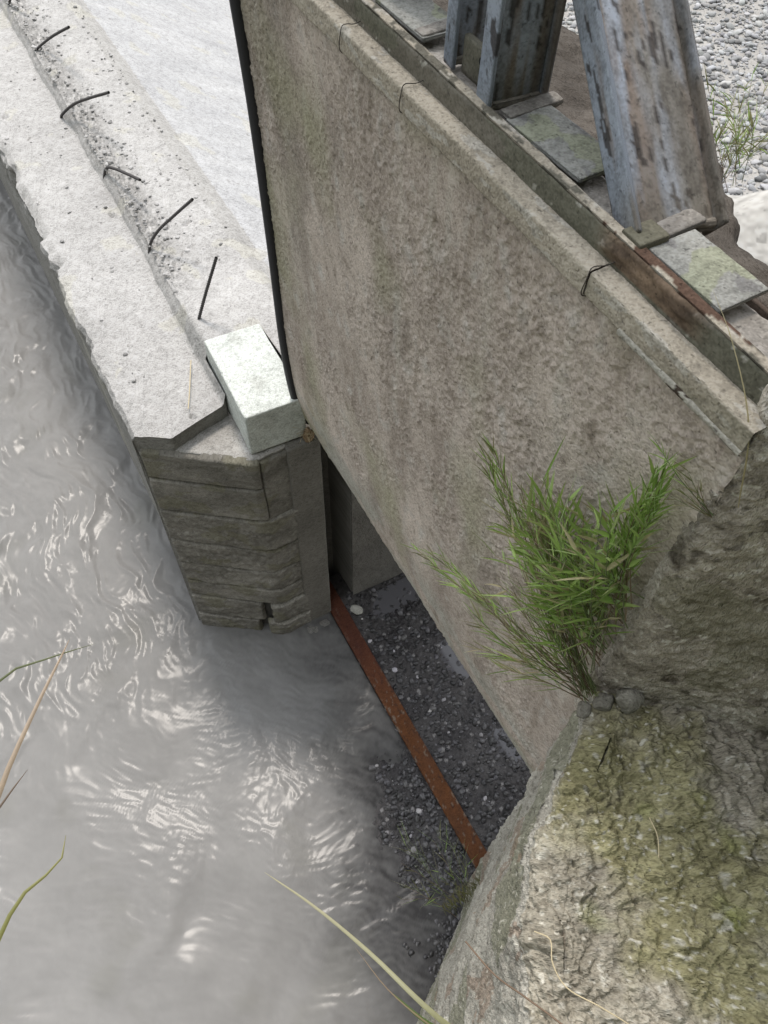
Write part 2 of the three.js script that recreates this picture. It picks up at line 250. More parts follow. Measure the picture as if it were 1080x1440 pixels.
const weirCol = (x, y, z) => {
  const t = 0.5 + 0.9 * fbm(x * 3, y * 3, z * 2.2, 5), s = 0.5 + 1.1 * fbm(x * 16, y * 16, z * 16, 3);
  let c = mixc([0.33, 0.325, 0.322], [0.47, 0.465, 0.462], clamp(0.65 * t + 0.35 * s));
  const agg = ss(0.0, 0.14, 0.13 - Math.abs(x - 0.585 - shift(z) - 0.05 * noise(z * 2, 3))) * ss(-2.6, -3.1, z) * ss(1.62, 1.66, y);
  if (agg > 0) { const [a, , id] = worley(x * 55, z * 55, 8); c = mixc(c, a < 0.42 ? mixc([0.16, 0.155, 0.15], [0.5, 0.49, 0.48], id) : [0.27, 0.265, 0.26], agg * 0.85); }
  if (y < 1.55 && x < 0.4) c = mixc([0.25, 0.245, 0.235], [0.33, 0.325, 0.315], clamp(t));
  if (x > 0.9 && x < 1.0) c = mixc(c, [0.33, 0.325, 0.315], 0.6);
  if (x > 1) c = mixc(c, mixc([0.35, 0.355, 0.37], [0.455, 0.46, 0.472], clamp(0.55 + 1.2 * fbm(x * 1.6 + z * 0.5, z * 5, 3, 4))), 0.85);
  const pm = fbm(x * 2, 5, z * 2, 3); if (fbm(x * 26, y * 26, z * 26, 2) > 0.56 - 0.3 * pm) c = mixc(c, [0.2, 0.19, 0.18], 0.7);
  if (fbm(x * 5, 2, z * 5, 3) > 0.24) c = mixc(c, [0.44, 0.43, 0.385], 0.5);
  return c;
};
mesh('wall_body', sheet(rows.length - 1, 620, (u, v) => {
  const r = rows[Math.round(u * (rows.length - 1))], z0 = zEnd(r[0]), z = Math.min(z0 - 0.012 * v, -1.9 - 10.5 * v ** 1.9);
  let x = r[0], y = r[1];
  { const w = Math.exp(-(((x - 0.14) / 0.045) ** 2)) * ss(1.3, 1.52, y), b = Math.exp(-(((z + 3.25) / 0.10) ** 2)) + 0.8 * Math.exp(-(((z + 4.15) / 0.16) ** 2)) + 0.5 * Math.exp(-(((z + 2.72) / 0.06) ** 2));
    const n = fbm(z * 5, 1.5, 3, 4), m = fbm(z * 19, 7.5, y * 9, 3); x += w * (0.022 * n + 0.012 * m + 0.04 * b * (0.7 + m)); y -= w * (0.008 * Math.abs(m) + 0.03 * b * (0.6 + m)); }
  x += ss(0.42, 0.52, x) * (shift(z) + 0.012 * noise(z * 3, 7.7) + 0.007 * noise(z * 11, 2.2)) + ss(0.84, 0.93, x) * 0.02 * noise(z * 1.8, 3.3) * ss(1.5, 1.1, x);
  y += 0.05 * ss(0.5, 0.56, x) * ss(1.0, 0.9, x) * ss(-2.9, -2.4, z);
  return [x, y, z, arc[Math.round(u * (rows.length - 1))], z];
}, {
  disp: (x, y, z, u, v) => {
    const e = ss(0.0, 0.03, zEnd(x) - z) * 0.9 + 0.1;
    let d = 0.008 * fbm(x * 7, y * 7, z * 7, 4) + 0.0034 * fbm(x * 34, y * 34, z * 34, 3) * (0.5 + ss(-0.1, 0.25, fbm(x * 3, 9, z * 3, 2)));
    const pq = 0.52 - 0.5 * fbm(x * 2, 5, z * 2, 3), p = fbm(x * 17, 3 + y * 17, z * 17, 2); if (p > pq) d -= Math.min(0.02, (p - pq) * 0.09);
    d -= 0.045 * chip(x, y, z) * (0.7 + 0.6 * noise(4, y * 9, z * 12));
    const agg = ss(0.0, 0.14, 0.14 - Math.abs(x - 0.585 - shift(z))) * ss(-2.5, -3.0, z) * ss(1.62, 1.66, y);
    if (agg > 0) d += agg * (0.012 * fbm(x * 45, z * 45, 2, 2) - 0.006);
    if (y < 1.5 && x < 0.3) d += 0.008 * fbm(y * 30, z * 3, x, 3);
    return d * e * (x > 1 ? 0.8 : 1);
  }, col: weirCol,
}), M.concrete, weir);
{ // end of the body: skirts closing the loft
  const cap = sheet(rows.length - 1, 30, (u, v) => { const r = rows[Math.round(u * (rows.length - 1))]; return [r[0], mix(r[1] - 0.004, -0.3, v), zEnd(r[0]) - 0.006, r[0], mix(r[1], -0.3, v)]; }, { disp: (x, y, z) => 0.006 * fbm(x * 9, y * 9, z * 9, 4), col: (x, y, z) => mixc([0.2, 0.195, 0.185], [0.29, 0.285, 0.27], clamp(0.5 + fbm(x * 6, y * 6, z, 4))) });
  mesh('wall_end', cap, M.stone, weir);
}
// the nose of the wall: ledge, formed bands, stone courses, post
const nosePath = [[0.155, -2.20], [0.14, -2.13], [0.505, -1.862], [0.545, -1.85], [0.80, -1.868], [0.80, -2.3]];
const noseLen = nosePath.map((p, i) => i ? Math.hypot(p[0] - nosePath[i - 1][0], p[1] - nosePath[i - 1][1]) : 0).reduce((a, l) => [...a, (a[a.length - 1] ?? 0) + l], []);
const alongNose = (s) => { let i = 1; while (i < noseLen.length - 1 && s > noseLen[i]) i++; const t = (s - noseLen[i - 1]) / (noseLen[i] - noseLen[i - 1]); return [mix(nosePath[i - 1][0], nosePath[i][0], t), mix(nosePath[i - 1][1], nosePath[i][1], t)]; };
const outNose = (s) => { const a = alongNose(Math.max(0, s - 0.03)), b = alongNose(s + 0.03), l = Math.hypot(b[0] - a[0], b[1] - a[1]); return [-(b[1] - a[1]) / l, (b[0] - a[0]) / l]; };
const darkStone = (x, y, z, k) => { const board = k < 3 ? 0.6 * fbm(x * 5 + z * 4, y * 55, k, 3) : 0.8 * fbm(x * 40, y * 40, z * 40, 3), t = clamp(0.5 + 1.3 * fbm(x * 4, y * 9 + k, z * 4, 5) + 0.9 * board); let c = mixc([0.15, 0.142, 0.126], [0.29, 0.277, 0.25], t); if (fbm(x * 7, y * 9, z * 7 + 4, 3) > 0.14) c = mixc(c, [0.18, 0.172, 0.115], 0.5); return c; };
// core of the nose and its ledge top
mesh('ledge', sheet(90, 60, (u, v) => {
  const s = u * noseLen[noseLen.length - 1], p = alongNose(s), n = outNose(s), q = v < 0.34 ? 0 : (v - 0.34) / 0.66, c = [0.5, -2.3];
  if (v < 0.34) return [p[0] - n[0] * 0.035, mix(-0.3, 1.50, v / 0.34), p[1] - n[1] * 0.035, s, v];
  const x = mix(p[0] - n[0] * 0.012, c[0], q ** 1.2), z = mix(p[1] - n[1] * 0.012, c[1], q ** 1.2); return [x, 1.528 - 0.012 * Math.exp(-q * 16), z, x, z];
}, { disp: (x, y, z) => y > 1.45 ? 0.010 * fbm(x * 9, z * 9, 2, 4) + 0.004 * fbm(x * 40, z * 40, 1, 2) : 0, col: (x, y, z) => y > 1.4 ? mixc([0.30, 0.29, 0.275], [0.43, 0.42, 0.405], clamp(0.5 + fbm(x * 10, y, z * 10, 4))) : [0.10, 0.096, 0.09] }), M.concrete, weir);
const S1 = noseLen[1], S3 = noseLen[3], S4 = noseLen[4];
function course(name, s0, s1, y0, y1, proud, k, roughness, wobble = 0.006) {   // one course: a worn slab of stone following the nose
  const D = 0.03;
  return mesh(name, sheet(Math.max(16, Math.round((s1 - s0) / 0.0065)), Math.max(12, Math.round((y1 - y0) / 0.006)), (u, v) => {
    const s = mix(s0, s1, u), p = alongNose(s), n = outNose(s), lo = y0 + wobble * noise(s * 6, k * 3.1), hi = y1 + wobble * noise(s * 6, k * 3.1 + 3.1);
    const eu = Math.min(u, 1 - u) * (s1 - s0), ev = Math.min(v, 1 - v) * (y1 - y0), e = (d) => d < 0.014 ? (1 - d / 0.014) ** 2.4 : 0;
    const back = D * Math.max(e(eu) * 0.8, e(ev)) , out = proud - back;
    return [p[0] + n[0] * out, mix(lo, hi, v), p[1] + n[1] * out, s, mix(lo, hi, v)];
  }, { disp: (x, y, z) => roughness * (0.7 * fbm(x * 12, y * 14 + k, z * 12, 4) + 0.45 * fbm(x * 45, y * 45, z * 45 + k, 3)), col: (x, y, z) => darkStone(x, y, z, k) }), M.stone, weir);
}
course('formed_band', S1, S3 - 0.004, 1.34, 1.522, 0.004, 1, 0.007, 0.003);
course('formed_band', S1, S3 - 0.002, 1.115, 1.342, 0.007, 2, 0.006, 0.004);
const CY = [1.118, 0.872, 0.665, 0.487, 0.335, 0.135, -0.06];
for (let i = 0; i < 4; i++) course('stone_course', S1 + 0.002, S4 - 0.118, CY[i + 1], CY[i] - 0.002, 0.003 + 0.006 * hash2(i, 3, 2), i + 5, [0.014, 0.018, 0.016, 0.008][i], 0.012);
course('stone_block', S1 + 0.004, S3 - 0.115, CY[5], CY[4], 0.008, 11, 0.012, 0.012); course('stone_block', S3 - 0.075, S4 - 0.118, CY[5] + 0.01, CY[4], 0.012, 12, 0.016, 0.012);
course('stone_block', S1 + 0.006, S3 - 0.145, CY[6], CY[5], 0.012, 13, 0.014, 0.012); course('stone_block', S3 - 0.105, S4 - 0.118, CY[6], CY[5], 0.016, 14, 0.016, 0.012);
course('infill', S3 - 0.01, S4 - 0.122, 1.10, 1.515, -0.003, 17, 0.012, 0.002);
mesh('end_post', roughBox(0.145, 1.80, 0.12, 0.008, 0.007, (x, y, z) => 0.004 * fbm(x * 8, y * 8, z * 8, 4) + 0.0012 * fbm(x * 60, y * 60, z * 60, 2), (x, y, z) => mixc([0.16, 0.152, 0.137], [0.23, 0.219, 0.2], clamp(0.5 + fbm(x * 5, y * 3, z * 5, 5))), new THREE.Matrix4().makeTranslation(0.728, 0.625, -1.908)), M.smooth, weir);
// wall of the gate slot and the downstream flank
mesh('slot_wall', roughBox(0.17, 1.95, 0.10, 0.02, 0.006, (x, y, z) => 0.004 * fbm(x * 9, y * 9, z * 9, 3), (x, y, z) => mixc([0.15, 0.143, 0.13], [0.22, 0.21, 0.19], clamp(0.5 + fbm(x * 5, y * 3, z * 5, 4))), new THREE.Matrix4().makeTranslation(0.86, 0.66, -2.19)), M.stone, weir);
mesh('flank_wall', sheet(60, 50, (u, v) => { const x = mix(0.955, 3.0, u); return [x, mix(-0.25, 1.66 - Math.max(0, x - 1.0) * 0.59, v), -1.885, x, v]; }, { disp: (x, y, z) => 0.012 * fbm(x * 5, y * 5, 3, 4), col: (x, y, z) => mixc([0.15, 0.144, 0.135], [0.22, 0.212, 0.198], clamp(0.5 + fbm(x * 3, y * 6, 1, 4))) }), M.stone, weir);
// rubble toe where post meets water
for (const [x, z, s] of [[0.66, -1.80, 0.05], [0.735, -1.805, 0.04], [0.57, -1.80, 0.035], [0.50, -1.83, 0.03]]) { const g = stoneGeo(x * 30, 2), cs = new Float32Array(g.attributes.position.count * 3); for (let i = 0; i < cs.length; i += 3) cs.set([0.17, 0.165, 0.155], i); g.setAttribute('color', new THREE.BufferAttribute(cs, 3)); const o = mesh('toe_stone', g, M.wet, weir); o.position.set(x, -0.005, z); o.scale.set(s, s * 0.6, s); }
// rebar hooks
const bars = [
[[0.514, 1.6, -2.451], [0.549, 1.64, -2.498], [0.605, 1.8, -2.484], [0.686, 2.0, -2.468]] ,
[[0.547, 1.6, -3.08], [0.568, 1.67, -3.086], [0.609, 1.76, -3.043], [0.682, 1.85, -2.989], [0.756, 1.95, -2.918]] ,
[[0.548, 1.6, -3.732], [0.562, 1.65, -3.732], [0.577, 1.69, -3.702], [0.595, 1.72, -3.635], [0.652, 1.8, -3.371]] ,
[[0.522, 1.6, -4.383], [0.542, 1.66, -4.324], [0.589, 1.74, -4.225], [0.648, 1.81, -4.113], [0.721, 1.9, -3.952]] ,
[[0.556, 1.6, -5.068], [0.581, 1.66, -5.009], [0.651, 1.74, -4.923], [0.694, 1.82, -4.793], [0.735, 1.9, -4.652]] ,
[[0.559, 1.6, -5.685], [0.577, 1.66, -5.605], [0.61, 1.74, -5.524], [0.655, 1.8, -5.426]] ,
];
bars.forEach((b, i) => {
  const pts = b.map((p) => V(...p)), c = (pts.unshift(pts[0].clone().add(V(0, -0.06, 0))), new THREE.CatmullRomCurve3(pts, false, 'centripetal')), L = c.getLength(), gs = [tube(pts, 0.0062, 40, 8)];
  const up = V(0, 0, 1), t = V(0, 0, 0), q = new THREE.Quaternion();
  for (let d = 0.01; d < L; d += 0.011) { const r = new THREE.TorusGeometry(0.0066, 0.0011, 4, 8); c.getTangentAt(d / L, t); q.setFromUnitVectors(up, t); r.applyQuaternion(q); const p = c.getPointAt(d / L); r.translate(p.x, p.y, p.z); gs.push(r); }
  const o = mesh('rebar', mergeGeometries(gs.map((g) => g.toNonIndexed())), M.rebar, weir); if (i === 2) o.userData.label = 'rebar hook bent over towards the gate';
});

// mint concrete block
tag(mesh('concrete_block', roughBox(0.235, 0.215, 0.445, 0.0065, 0.006, (x, y, z, a, b, e) => 0.0035 * fbm(x * 6, y * 6, z * 6, 3) + 0.0011 * fbm(x * 50, y * 50, z * 50, 3) - (noise(x * 45, y * 45, z * 45) > 0.55 ? 0.004 : 0) - 0.010 * ss(0.22, 0.4, fbm(x * 22, y * 22, z * 22 + 5, 3)) * (Math.max(Math.abs(a), Math.abs(b), Math.abs(e)) < 0.93 ? 1 : 0), (x, y, z, a, b) => mixc(mixc([0.52, 0.55, 0.53], [0.64, 0.675, 0.65], clamp(0.55 + 0.9 * fbm(x * 7, y * 7, z * 7, 5))), [0.36, 0.355, 0.33], clamp((fbm(x * 9 + 4, y * 9, z * 9, 4) - 0.12) * 4) * 0.35), new THREE.Matrix4().makeRotationY(-0.035).setPosition(0.648, 1.6425, -2.108)), M.smooth), 'pale mint grey concrete block with sharp edges at the weir wall end', 'block');
{ const g = stoneGeo(4.2, 2), cs = new Float32Array(g.attributes.position.count * 3); for (let i = 0; i < cs.length; i += 3) cs.set([0.2, 0.19, 0.17], i); g.setAttribute('color', new THREE.BufferAttribute(cs, 3)); const o = tag(mesh('pebble', g, M.stone), 'small pebble lying on the corner of the mint concrete block', 'pebble'); o.position.set(0.738, 1.757, -1.945); o.scale.set(0.012, 0.018, 0.012); }
{ // clump of brown fibres on the ledge
  const t = thing('root_clump', 'small brown clod with dry roots between the block and the gate', 'root clump'); t.position.set(0.755, 1.555, -1.862);
  const g = stoneGeo(7.7, 3), P = g.attributes.position, cs = new Float32Array(P.count * 3); for (let i = 0; i < P.count; i++) cs.set(mixc([0.22, 0.15, 0.09], [0.34, 0.25, 0.16], clamp(0.5 + noise(P.getX(i) * 4, P.getY(i) * 9, P.getZ(i) * 4))), i * 3); g.setAttribute('color', new THREE.BufferAttribute(cs, 3));
  const o = mesh('clod', g, M.mud, t); o.scale.set(0.022, 0.06, 0.022);
  const hair = []; for (let i = 0; i < 46; i++) { const a = rr(0, 6.28), b = rr(-0.3, 1), p = V(Math.cos(a) * 0.018, 0.02 * b, Math.sin(a) * 0.018), e = p.clone().multiplyScalar(rr(1.6, 2.6)).add(V(rr(-0.02, 0.02), rr(-0.02, 0.035), rr(-0.01, 0.02))); hair.push(tube([p, p.clone().lerp(e, 0.5).add(V(0, 0.012, 0)), e], 0.0006, 6, 3)); }
  mesh('roots', mergeGeometries(hair), M.straw, t);
}
scatter('grit', 2600, () => { const st = rnd(), z = -2.35 - 5 * rnd() ** 1.4, x = st < 0.94 ? 0.54 + 0.36 * rnd() ** 1.5 + shift(z) : rr(0.2, 0.52), s = 0.002 + 0.009 * rnd() ** 4; return [x, (st < 0.94 ? 1.674 : 1.606) + s * 0.2, Math.min(z, -2.4), s]; }, M.pebble, () => { const b = rr(0.2, 0.46); return [b, b * 0.98, b * 0.96]; });
tag(mesh('straw', tube([V(0.482, 1.622, -2.385), V(0.45, 1.622, -2.31), V(0.412, 1.622, -2.22), V(0.378, 1.623, -2.145)], 0.0022, 12, 5), M.straw), 'thin pale straw lying on the weir wall near the last rebar', 'straw');

// ---------------------------------------------------------------- sill
{
  const t = thing('steel_sill', 'long flat rusty brown steel sill beam across the floor under the gate', 'sill beam');
  const rc = (x, y, z) => { const a = clamp(0.5 + 1.0 * fbm(x * 5, y * 5, z * 2.2, 4)), b = 0.5 + fbm(x * 30, y * 30, z * 9, 3); let c = mixc([0.085, 0.034, 0.014], [0.15, 0.057, 0.02], a); c = mixc(c, [0.085, 0.04, 0.024], clamp(b * 0.5)); if (fbm(x * 44, y * 9, z * 16 + 3, 3) > 0.24) c = mixc(c, [0.06, 0.03, 0.02], 0.8); if (fbm(x * 60, y * 9, z * 30 + 8, 3) > 0.30 - 0.12 * ss(0.02, 0.04, Math.abs(x - 0.836))) c = mixc(c, [0.20, 0.17, 0.14], 0.6); return mixc(c, [0.085, 0.03, 0.022], ss(-1.1, -1.6, z) * 0.7); };  // far end darkened: the deep shade there is put into the rust tone
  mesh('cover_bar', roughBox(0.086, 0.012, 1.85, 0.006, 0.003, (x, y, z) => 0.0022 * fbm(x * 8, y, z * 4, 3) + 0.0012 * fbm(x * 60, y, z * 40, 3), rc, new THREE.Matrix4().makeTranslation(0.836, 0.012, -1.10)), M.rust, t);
  mesh('channel', roughBox(0.074, 0.12, 1.85, 0.012, 0.003, null, (x, y, z) => [0.045, 0.024, 0.016], new THREE.Matrix4().makeTranslation(0.837, -0.055, -1.10)), M.rust, t);
}

// ---------------------------------------------------------------- sluice gate
const gate = thing('sluice_gate', 'raised steel sluice gate with mud-caked face, rubber side seal and lifting frame', 'sluice gate');
const gp = [[0.86, 1.60], [0.80, 1.575], [0.775, 1.592], [0.756, 1.635], [0.738, 1.735], [0.7245, 1.865], [0.7155, 2.045], [0.711, 2.45], [0.7015, 2.87], [0.689, 3.12], [0.6835, 3.225], [0.684, 3.243], [0.69, 3.251], [0.705, 3.254]];
const gcur = new THREE.CatmullRomCurve3(gp.map((p) => V(p[0], p[1], 0)), false, 'centripetal');
const gL = -1.9, gR = -0.298;
const gTop = 420, gpts = [...Array(gTop + 1).keys()].map((i) => gcur.getPointAt(i / gTop));
const crustM = (y, z) => ss(-0.1, 0.2, fbm(z * 3.1 + y * 1.6, y * 2.4 - z * 0.8, 12, 4) - 0.02 + 0.22 * ss(2.1, 2.6, y) * ss(-1.7, -0.8, z));
const crust = (y, z) => {   // clots of dried mud, thicker in patches
  const wz = z + 0.012 * noise(z * 40, y * 40, 3), wy = y + 0.012 * noise(z * 40 + 7, y * 40, 5), [a, , id] = worley(wz * 78, wy * 66, 4), [a2, , id2] = worley(wz * 150, wy * 135, 9), m = crustM(y, z), b = fbm(z * 17, y * 13, 5, 3, 0.6);
  return (0.06 + 1.15 * m) * (0.9 * Math.max(0, 0.55 - a) * ss(0.45, 0.7, id + 0.5 * b) + 0.55 * Math.max(0, 0.55 - a2) * ss(0.4, 0.7, id2 + 0.4 * b)) + 0.25 * m * ss(0, 0.35, b);
};
mesh('skin_plate', sheet(460, gTop, (u, v) => { const p = gpts[Math.round(v * gTop)], z = mix(gL, gR, u); return [p.x, p.y, z, z, p.y]; }, {
  disp: (x, y, z, u, v, a) => { const o = a > 0 ? -1 : 1; return o * ss(0, 0.03, v) * (0.006 * crust(y, z) + 0.0022 * fbm(z * 7, y * 7, 3, 3) + 0.0024 * fbm(z * 62, y * 52, 8, 2) * (0.4 + crustM(y, z))); },
  col: (x, y, z) => {
    const cr = crust(y, z), st = fbm(z * 9 + y * 1.6, y * 0.9, 3, 4), t = fbm(z * 2.4, y * 2.4, 7, 4), f = fbm(z * 22, y * 13, 9, 3);
    let c = mixc([0.41, 0.352, 0.309], [0.60, 0.527, 0.47], clamp(0.55 + 1.3 * t + 1.2 * st));
    c = mixc(c, [0.40, 0.343, 0.304], clamp(0.7 * cr + 0.25 * crustM(y, z)));
    if (f > 0.1) c = mixc(c, [0.55, 0.515, 0.48], clamp((f - 0.12) * 2.4));
    if (f < -0.2) c = mixc(c, [0.31, 0.262, 0.22], clamp((-0.2 - f) * 3));
    const up = fbm(z * 5 + 3, y * 2.4, 31, 4) - 0.35 * ss(-1.3, -1.8, z) * ss(2.3, 2.9, y); if (up < -0.16) c = mixc(c, [0.215, 0.19, 0.16], clamp((-0.16 - up) * 4) * 0.5);
    const sk = fbm(z * 24, y * 1.8, 17, 4); if (sk > 0.12) c = mixc(c, [0.58, 0.535, 0.475], clamp((sk - 0.12) * 4) * 0.45); if (sk < -0.2) c = mixc(c, [0.30, 0.25, 0.20], clamp((-0.2 - sk) * 4) * 0.4);
    const g = fbm(z * 3.2 + 20, y * 2.2, 1, 3) + 0.14 * ss(-1.55, -1.8, z); if (g > 0.08) c = mixc(c, [0.36, 0.345, 0.245], clamp((g - 0.08) * 2.4));
    if (y < 1.9) c = mixc(c, mixc([0.37, 0.365, 0.325], [0.47, 0.465, 0.425], clamp(0.5 + fbm(z * 6, y * 14, 2, 3))), ss(0.0, 0.2, fbm(z * 3, y * 6, 14, 3) + 0.12) * ss(1.95, 1.75, y) * 0.8);
    return c;
  },
}), M.mud, gate);
{ // far edge: rubber seal; end plate; near edge hidden behind the abutment
  const pts = gp.slice(1).map((p) => V(p[0] - 0.004, p[1], gL - 0.006)); mesh('side_seal', (() => { const g = tube(pts, 0.017, 90, 10); g.scale(1, 1, 1); return g; })(), M.rubber, gate);
  const sh = new THREE.Shape(); sh.moveTo(...gp[1]); gp.slice(2).forEach((p) => sh.lineTo(...p)); sh.lineTo(0.86, 3.254); sh.lineTo(0.86, 1.60); sh.closePath();
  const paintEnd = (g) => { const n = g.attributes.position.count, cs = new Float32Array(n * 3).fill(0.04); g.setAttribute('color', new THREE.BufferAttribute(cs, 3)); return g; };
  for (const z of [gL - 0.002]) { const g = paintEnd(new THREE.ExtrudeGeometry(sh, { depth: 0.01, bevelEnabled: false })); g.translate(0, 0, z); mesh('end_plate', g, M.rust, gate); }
  mesh('back_plate', roughBox(0.012, 1.66, 1.58, 0.03, 0.003, null, (x, y, z) => mixc([0.09, 0.06, 0.045], [0.16, 0.13, 0.11], clamp(0.5 + fbm(y * 3, z * 3, 1, 3))), new THREE.Matrix4().makeTranslation(0.868, 2.44, -1.10)), M.rust, gate);
}
const dusty = (x, y, z) => { const t = clamp(0.5 + 0.9 * fbm(x * 12, y * 12, z * 3, 4)), f = fbm(x * 40, y * 40, z * 14, 3); let c = mixc([0.34, 0.302, 0.245], [0.46, 0.417, 0.35], t); if (f > 0.2) c = mixc(c, [0.48, 0.46, 0.42], 0.6); return c; };
const mossy = (x, y, z) => { const f = fbm(z * 5, y * 20, x * 20, 3); let c = dusty(x, y, z); return mixc(c, [0.21, 0.205, 0.145], clamp(0.35 + f * 1.6) * 0.6); };
const dd = (a) => (x, y, z) => a * (0.7 * fbm(x * 14, y * 14, z * 9, 3) + 0.5 * fbm(x * 60, y * 60, z * 50, 3));
function extrudeZ(profile, z0, z1, cell, disp, col) {  // a folded strip: profile of (x, y) points swept along the gate
  const P = profile.map((p) => V(p[0], p[1], 0)), L = [0]; for (let i = 1; i < P.length; i++) L.push(L[i - 1] + P[i].distanceTo(P[i - 1]));
  const T = L[L.length - 1], nv = Math.max(8, Math.round(T / cell)), nu = Math.max(4, Math.round(Math.abs(z1 - z0) / cell));
  return sheet(nu, nv, (u, v) => { const d = v * T; let i = 1; while (i < L.length - 1 && d > L[i]) i++; const t = (d - L[i - 1]) / (L[i] - L[i - 1]), z = mix(z0, z1, u); return [mix(P[i - 1].x, P[i].x, t), mix(P[i - 1].y, P[i].y, t), z, z, d]; }, { disp: (x, y, z, u, v, a, b, c) => disp(x, y, z), col });
}
// ledge angle along the top, in two lengths with an open joint
const angle = [[0.684, 3.264], [0.670, 3.2635], [0.666, 3.265], [0.665, 3.268], [0.6655, 3.300], [0.6665, 3.3035], [0.669, 3.3052], [0.698, 3.3065], [0.7005, 3.305]];
const joint = -0.608;
mesh('top_angle', extrudeZ(angle, gL + 0.01, joint - 0.0008, 0.0021, (x, y, z) => dd(0.0028)(x, y, z), dusty), M.mud, gate);
mesh('top_angle', extrudeZ(angle, joint + 0.0008, gR, 0.0021, (x, y, z) => dd(0.0028)(x, y, z) - 0.0015, (x, y, z) => y < 3.3 ? mossy(x, y, z) : dusty(x, y, z)), M.mud, gate);
{ // thin edge strip under the angle, flaking
  mesh('edge_strip', extrudeZ([[0.671, 3.258], [0.6635, 3.262], [0.6635, 3.269], [0.668, 3.27]], -0.53, gR, 0.003, (x, y, z) => 0.003 * fbm(z * 18, y * 30, 2, 3), (x, y, z) => fbm(z * 16, y * 60, 4, 3) < -0.22 ? [0.06, 0.045, 0.035] : [0.40, 0.385, 0.34]), M.mud, gate);
}
const chanCol = (x, y, z) => {
  let c = mixc([0.12, 0.112, 0.093], [0.23, 0.212, 0.18], clamp(0.5 + fbm(z * 4, y * 20, 4, 4)));
  if (fbm(z * 3 + 4, y * 8, 9, 3) > 0.02) c = mixc(c, [0.15, 0.155, 0.115], 0.5);
  if (fbm(z * 40, y * 60, 6, 3) > 0.36) c = [0.40, 0.39, 0.35];
  const r = ss(-0.66, -0.60, z) * ss(-0.42, -0.47, z); if (r > 0 && y > 3.31) c = mixc(c, mixc([0.075, 0.05, 0.038], [0.30, 0.215, 0.155], clamp(0.5 + 1.2 * fbm(z * 16, y * 60, 3, 3))), r * 0.9);
  return c;
};
mesh('front_channel', extrudeZ([[0.6995, 3.295], [0.700, 3.31], [0.7005, 3.325], [0.701, 3.341], [0.703, 3.3445]], gL + 0.01, gR, 0.004, (x, y, z) => 0.0016 * fbm(z * 12, y * 40, 4, 3) + ((z > -0.63 && z < -0.43 && y > 3.315) ? 0.010 * Math.max(0, fbm(z * 14, y * 70, 3, 3) + 0.1) : 0), chanCol), M.rust, gate);
mesh('channel_lip', roughBox(0.017, 0.005, 1.575, 0.004, 0.0015, (x, y, z) => 0.002 * fbm(x * 40, y * 20, z * 18, 3), (x, y, z) => fbm(z * 14, x * 30, 2, 3) > -0.05 ? dusty(x, y, z) : z > -0.66 && z < -0.38 ? [0.12, 0.075, 0.055] : [0.15, 0.14, 0.115], new THREE.Matrix4().makeTranslation(0.7105, 3.3455, -1.102)), M.mud, gate);
mesh('rear_flange', sheet(380, 60, (u, v) => { const z = mix(gL + 0.01, gR, u), x = mix(0.708, 0.825, v); return [x, 3.322 - 0.03 * ss(0.79, 0.825, x), z]; }, { disp: (x, y, z) => 0.009 * fbm(x * 16, z * 9, 3, 4) + 0.002 * fbm(x * 70, z * 70, 2, 2), col: (x, y, z) => mixc([0.25, 0.235, 0.215], [0.37, 0.35, 0.325], clamp(0.5 + fbm(x * 14, z * 8, 8, 4))) }), M.mud, gate);
// cover plates between the frame feet
function plate(c, sx, sz, rot) {
  const m = new THREE.Matrix4().makeRotationY(rot).setPosition(...c);
  return mesh('cover_plate', roughBox(sx, 0.008, sz, 0.003, 0.002, (x, y, z) => 0.0016 * fbm(x * 22, y, z * 22, 4), (x, y, z) => { const f = fbm(x * 18, z * 12, 5, 4); let k = mixc([0.22, 0.225, 0.215], [0.36, 0.36, 0.34], clamp(0.5 + 1.1 * f)); const g = fbm(x * 11 + 5, z * 11, 2, 3); if (g > 0.14) k = mixc(k, [0.27, 0.29, 0.19], 0.6); if (f < -0.24) k = mixc(k, [0.15, 0.145, 0.15], 0.6); return k; }, m), M.mud, gate);
}
plate([0.768, 3.340, -0.512], 0.083, 0.135, 0.03); plate([0.772, 3.340, -0.826], 0.085, 0.175, 0.05); plate([0.775, 3.340, -1.25], 0.085, 0.16, 0.02);
for (const [x, z, w] of [[0.776, -0.597, 0.11], [0.782, -0.923, 0.105], [0.785, -1.19, 0.10]]) mesh('foot_bead', roughBox(w, 0.010, 0.030, 0.004, 0.004, dd(0.005), (x2, y, z2) => mixc([0.17, 0.16, 0.15], [0.28, 0.265, 0.245], clamp(0.5 + fbm(x2 * 20, y * 20, z2 * 20, 3))), new THREE.Matrix4().makeRotationY(0.06).setPosition(x, 3.342, z)), M.mud, gate);
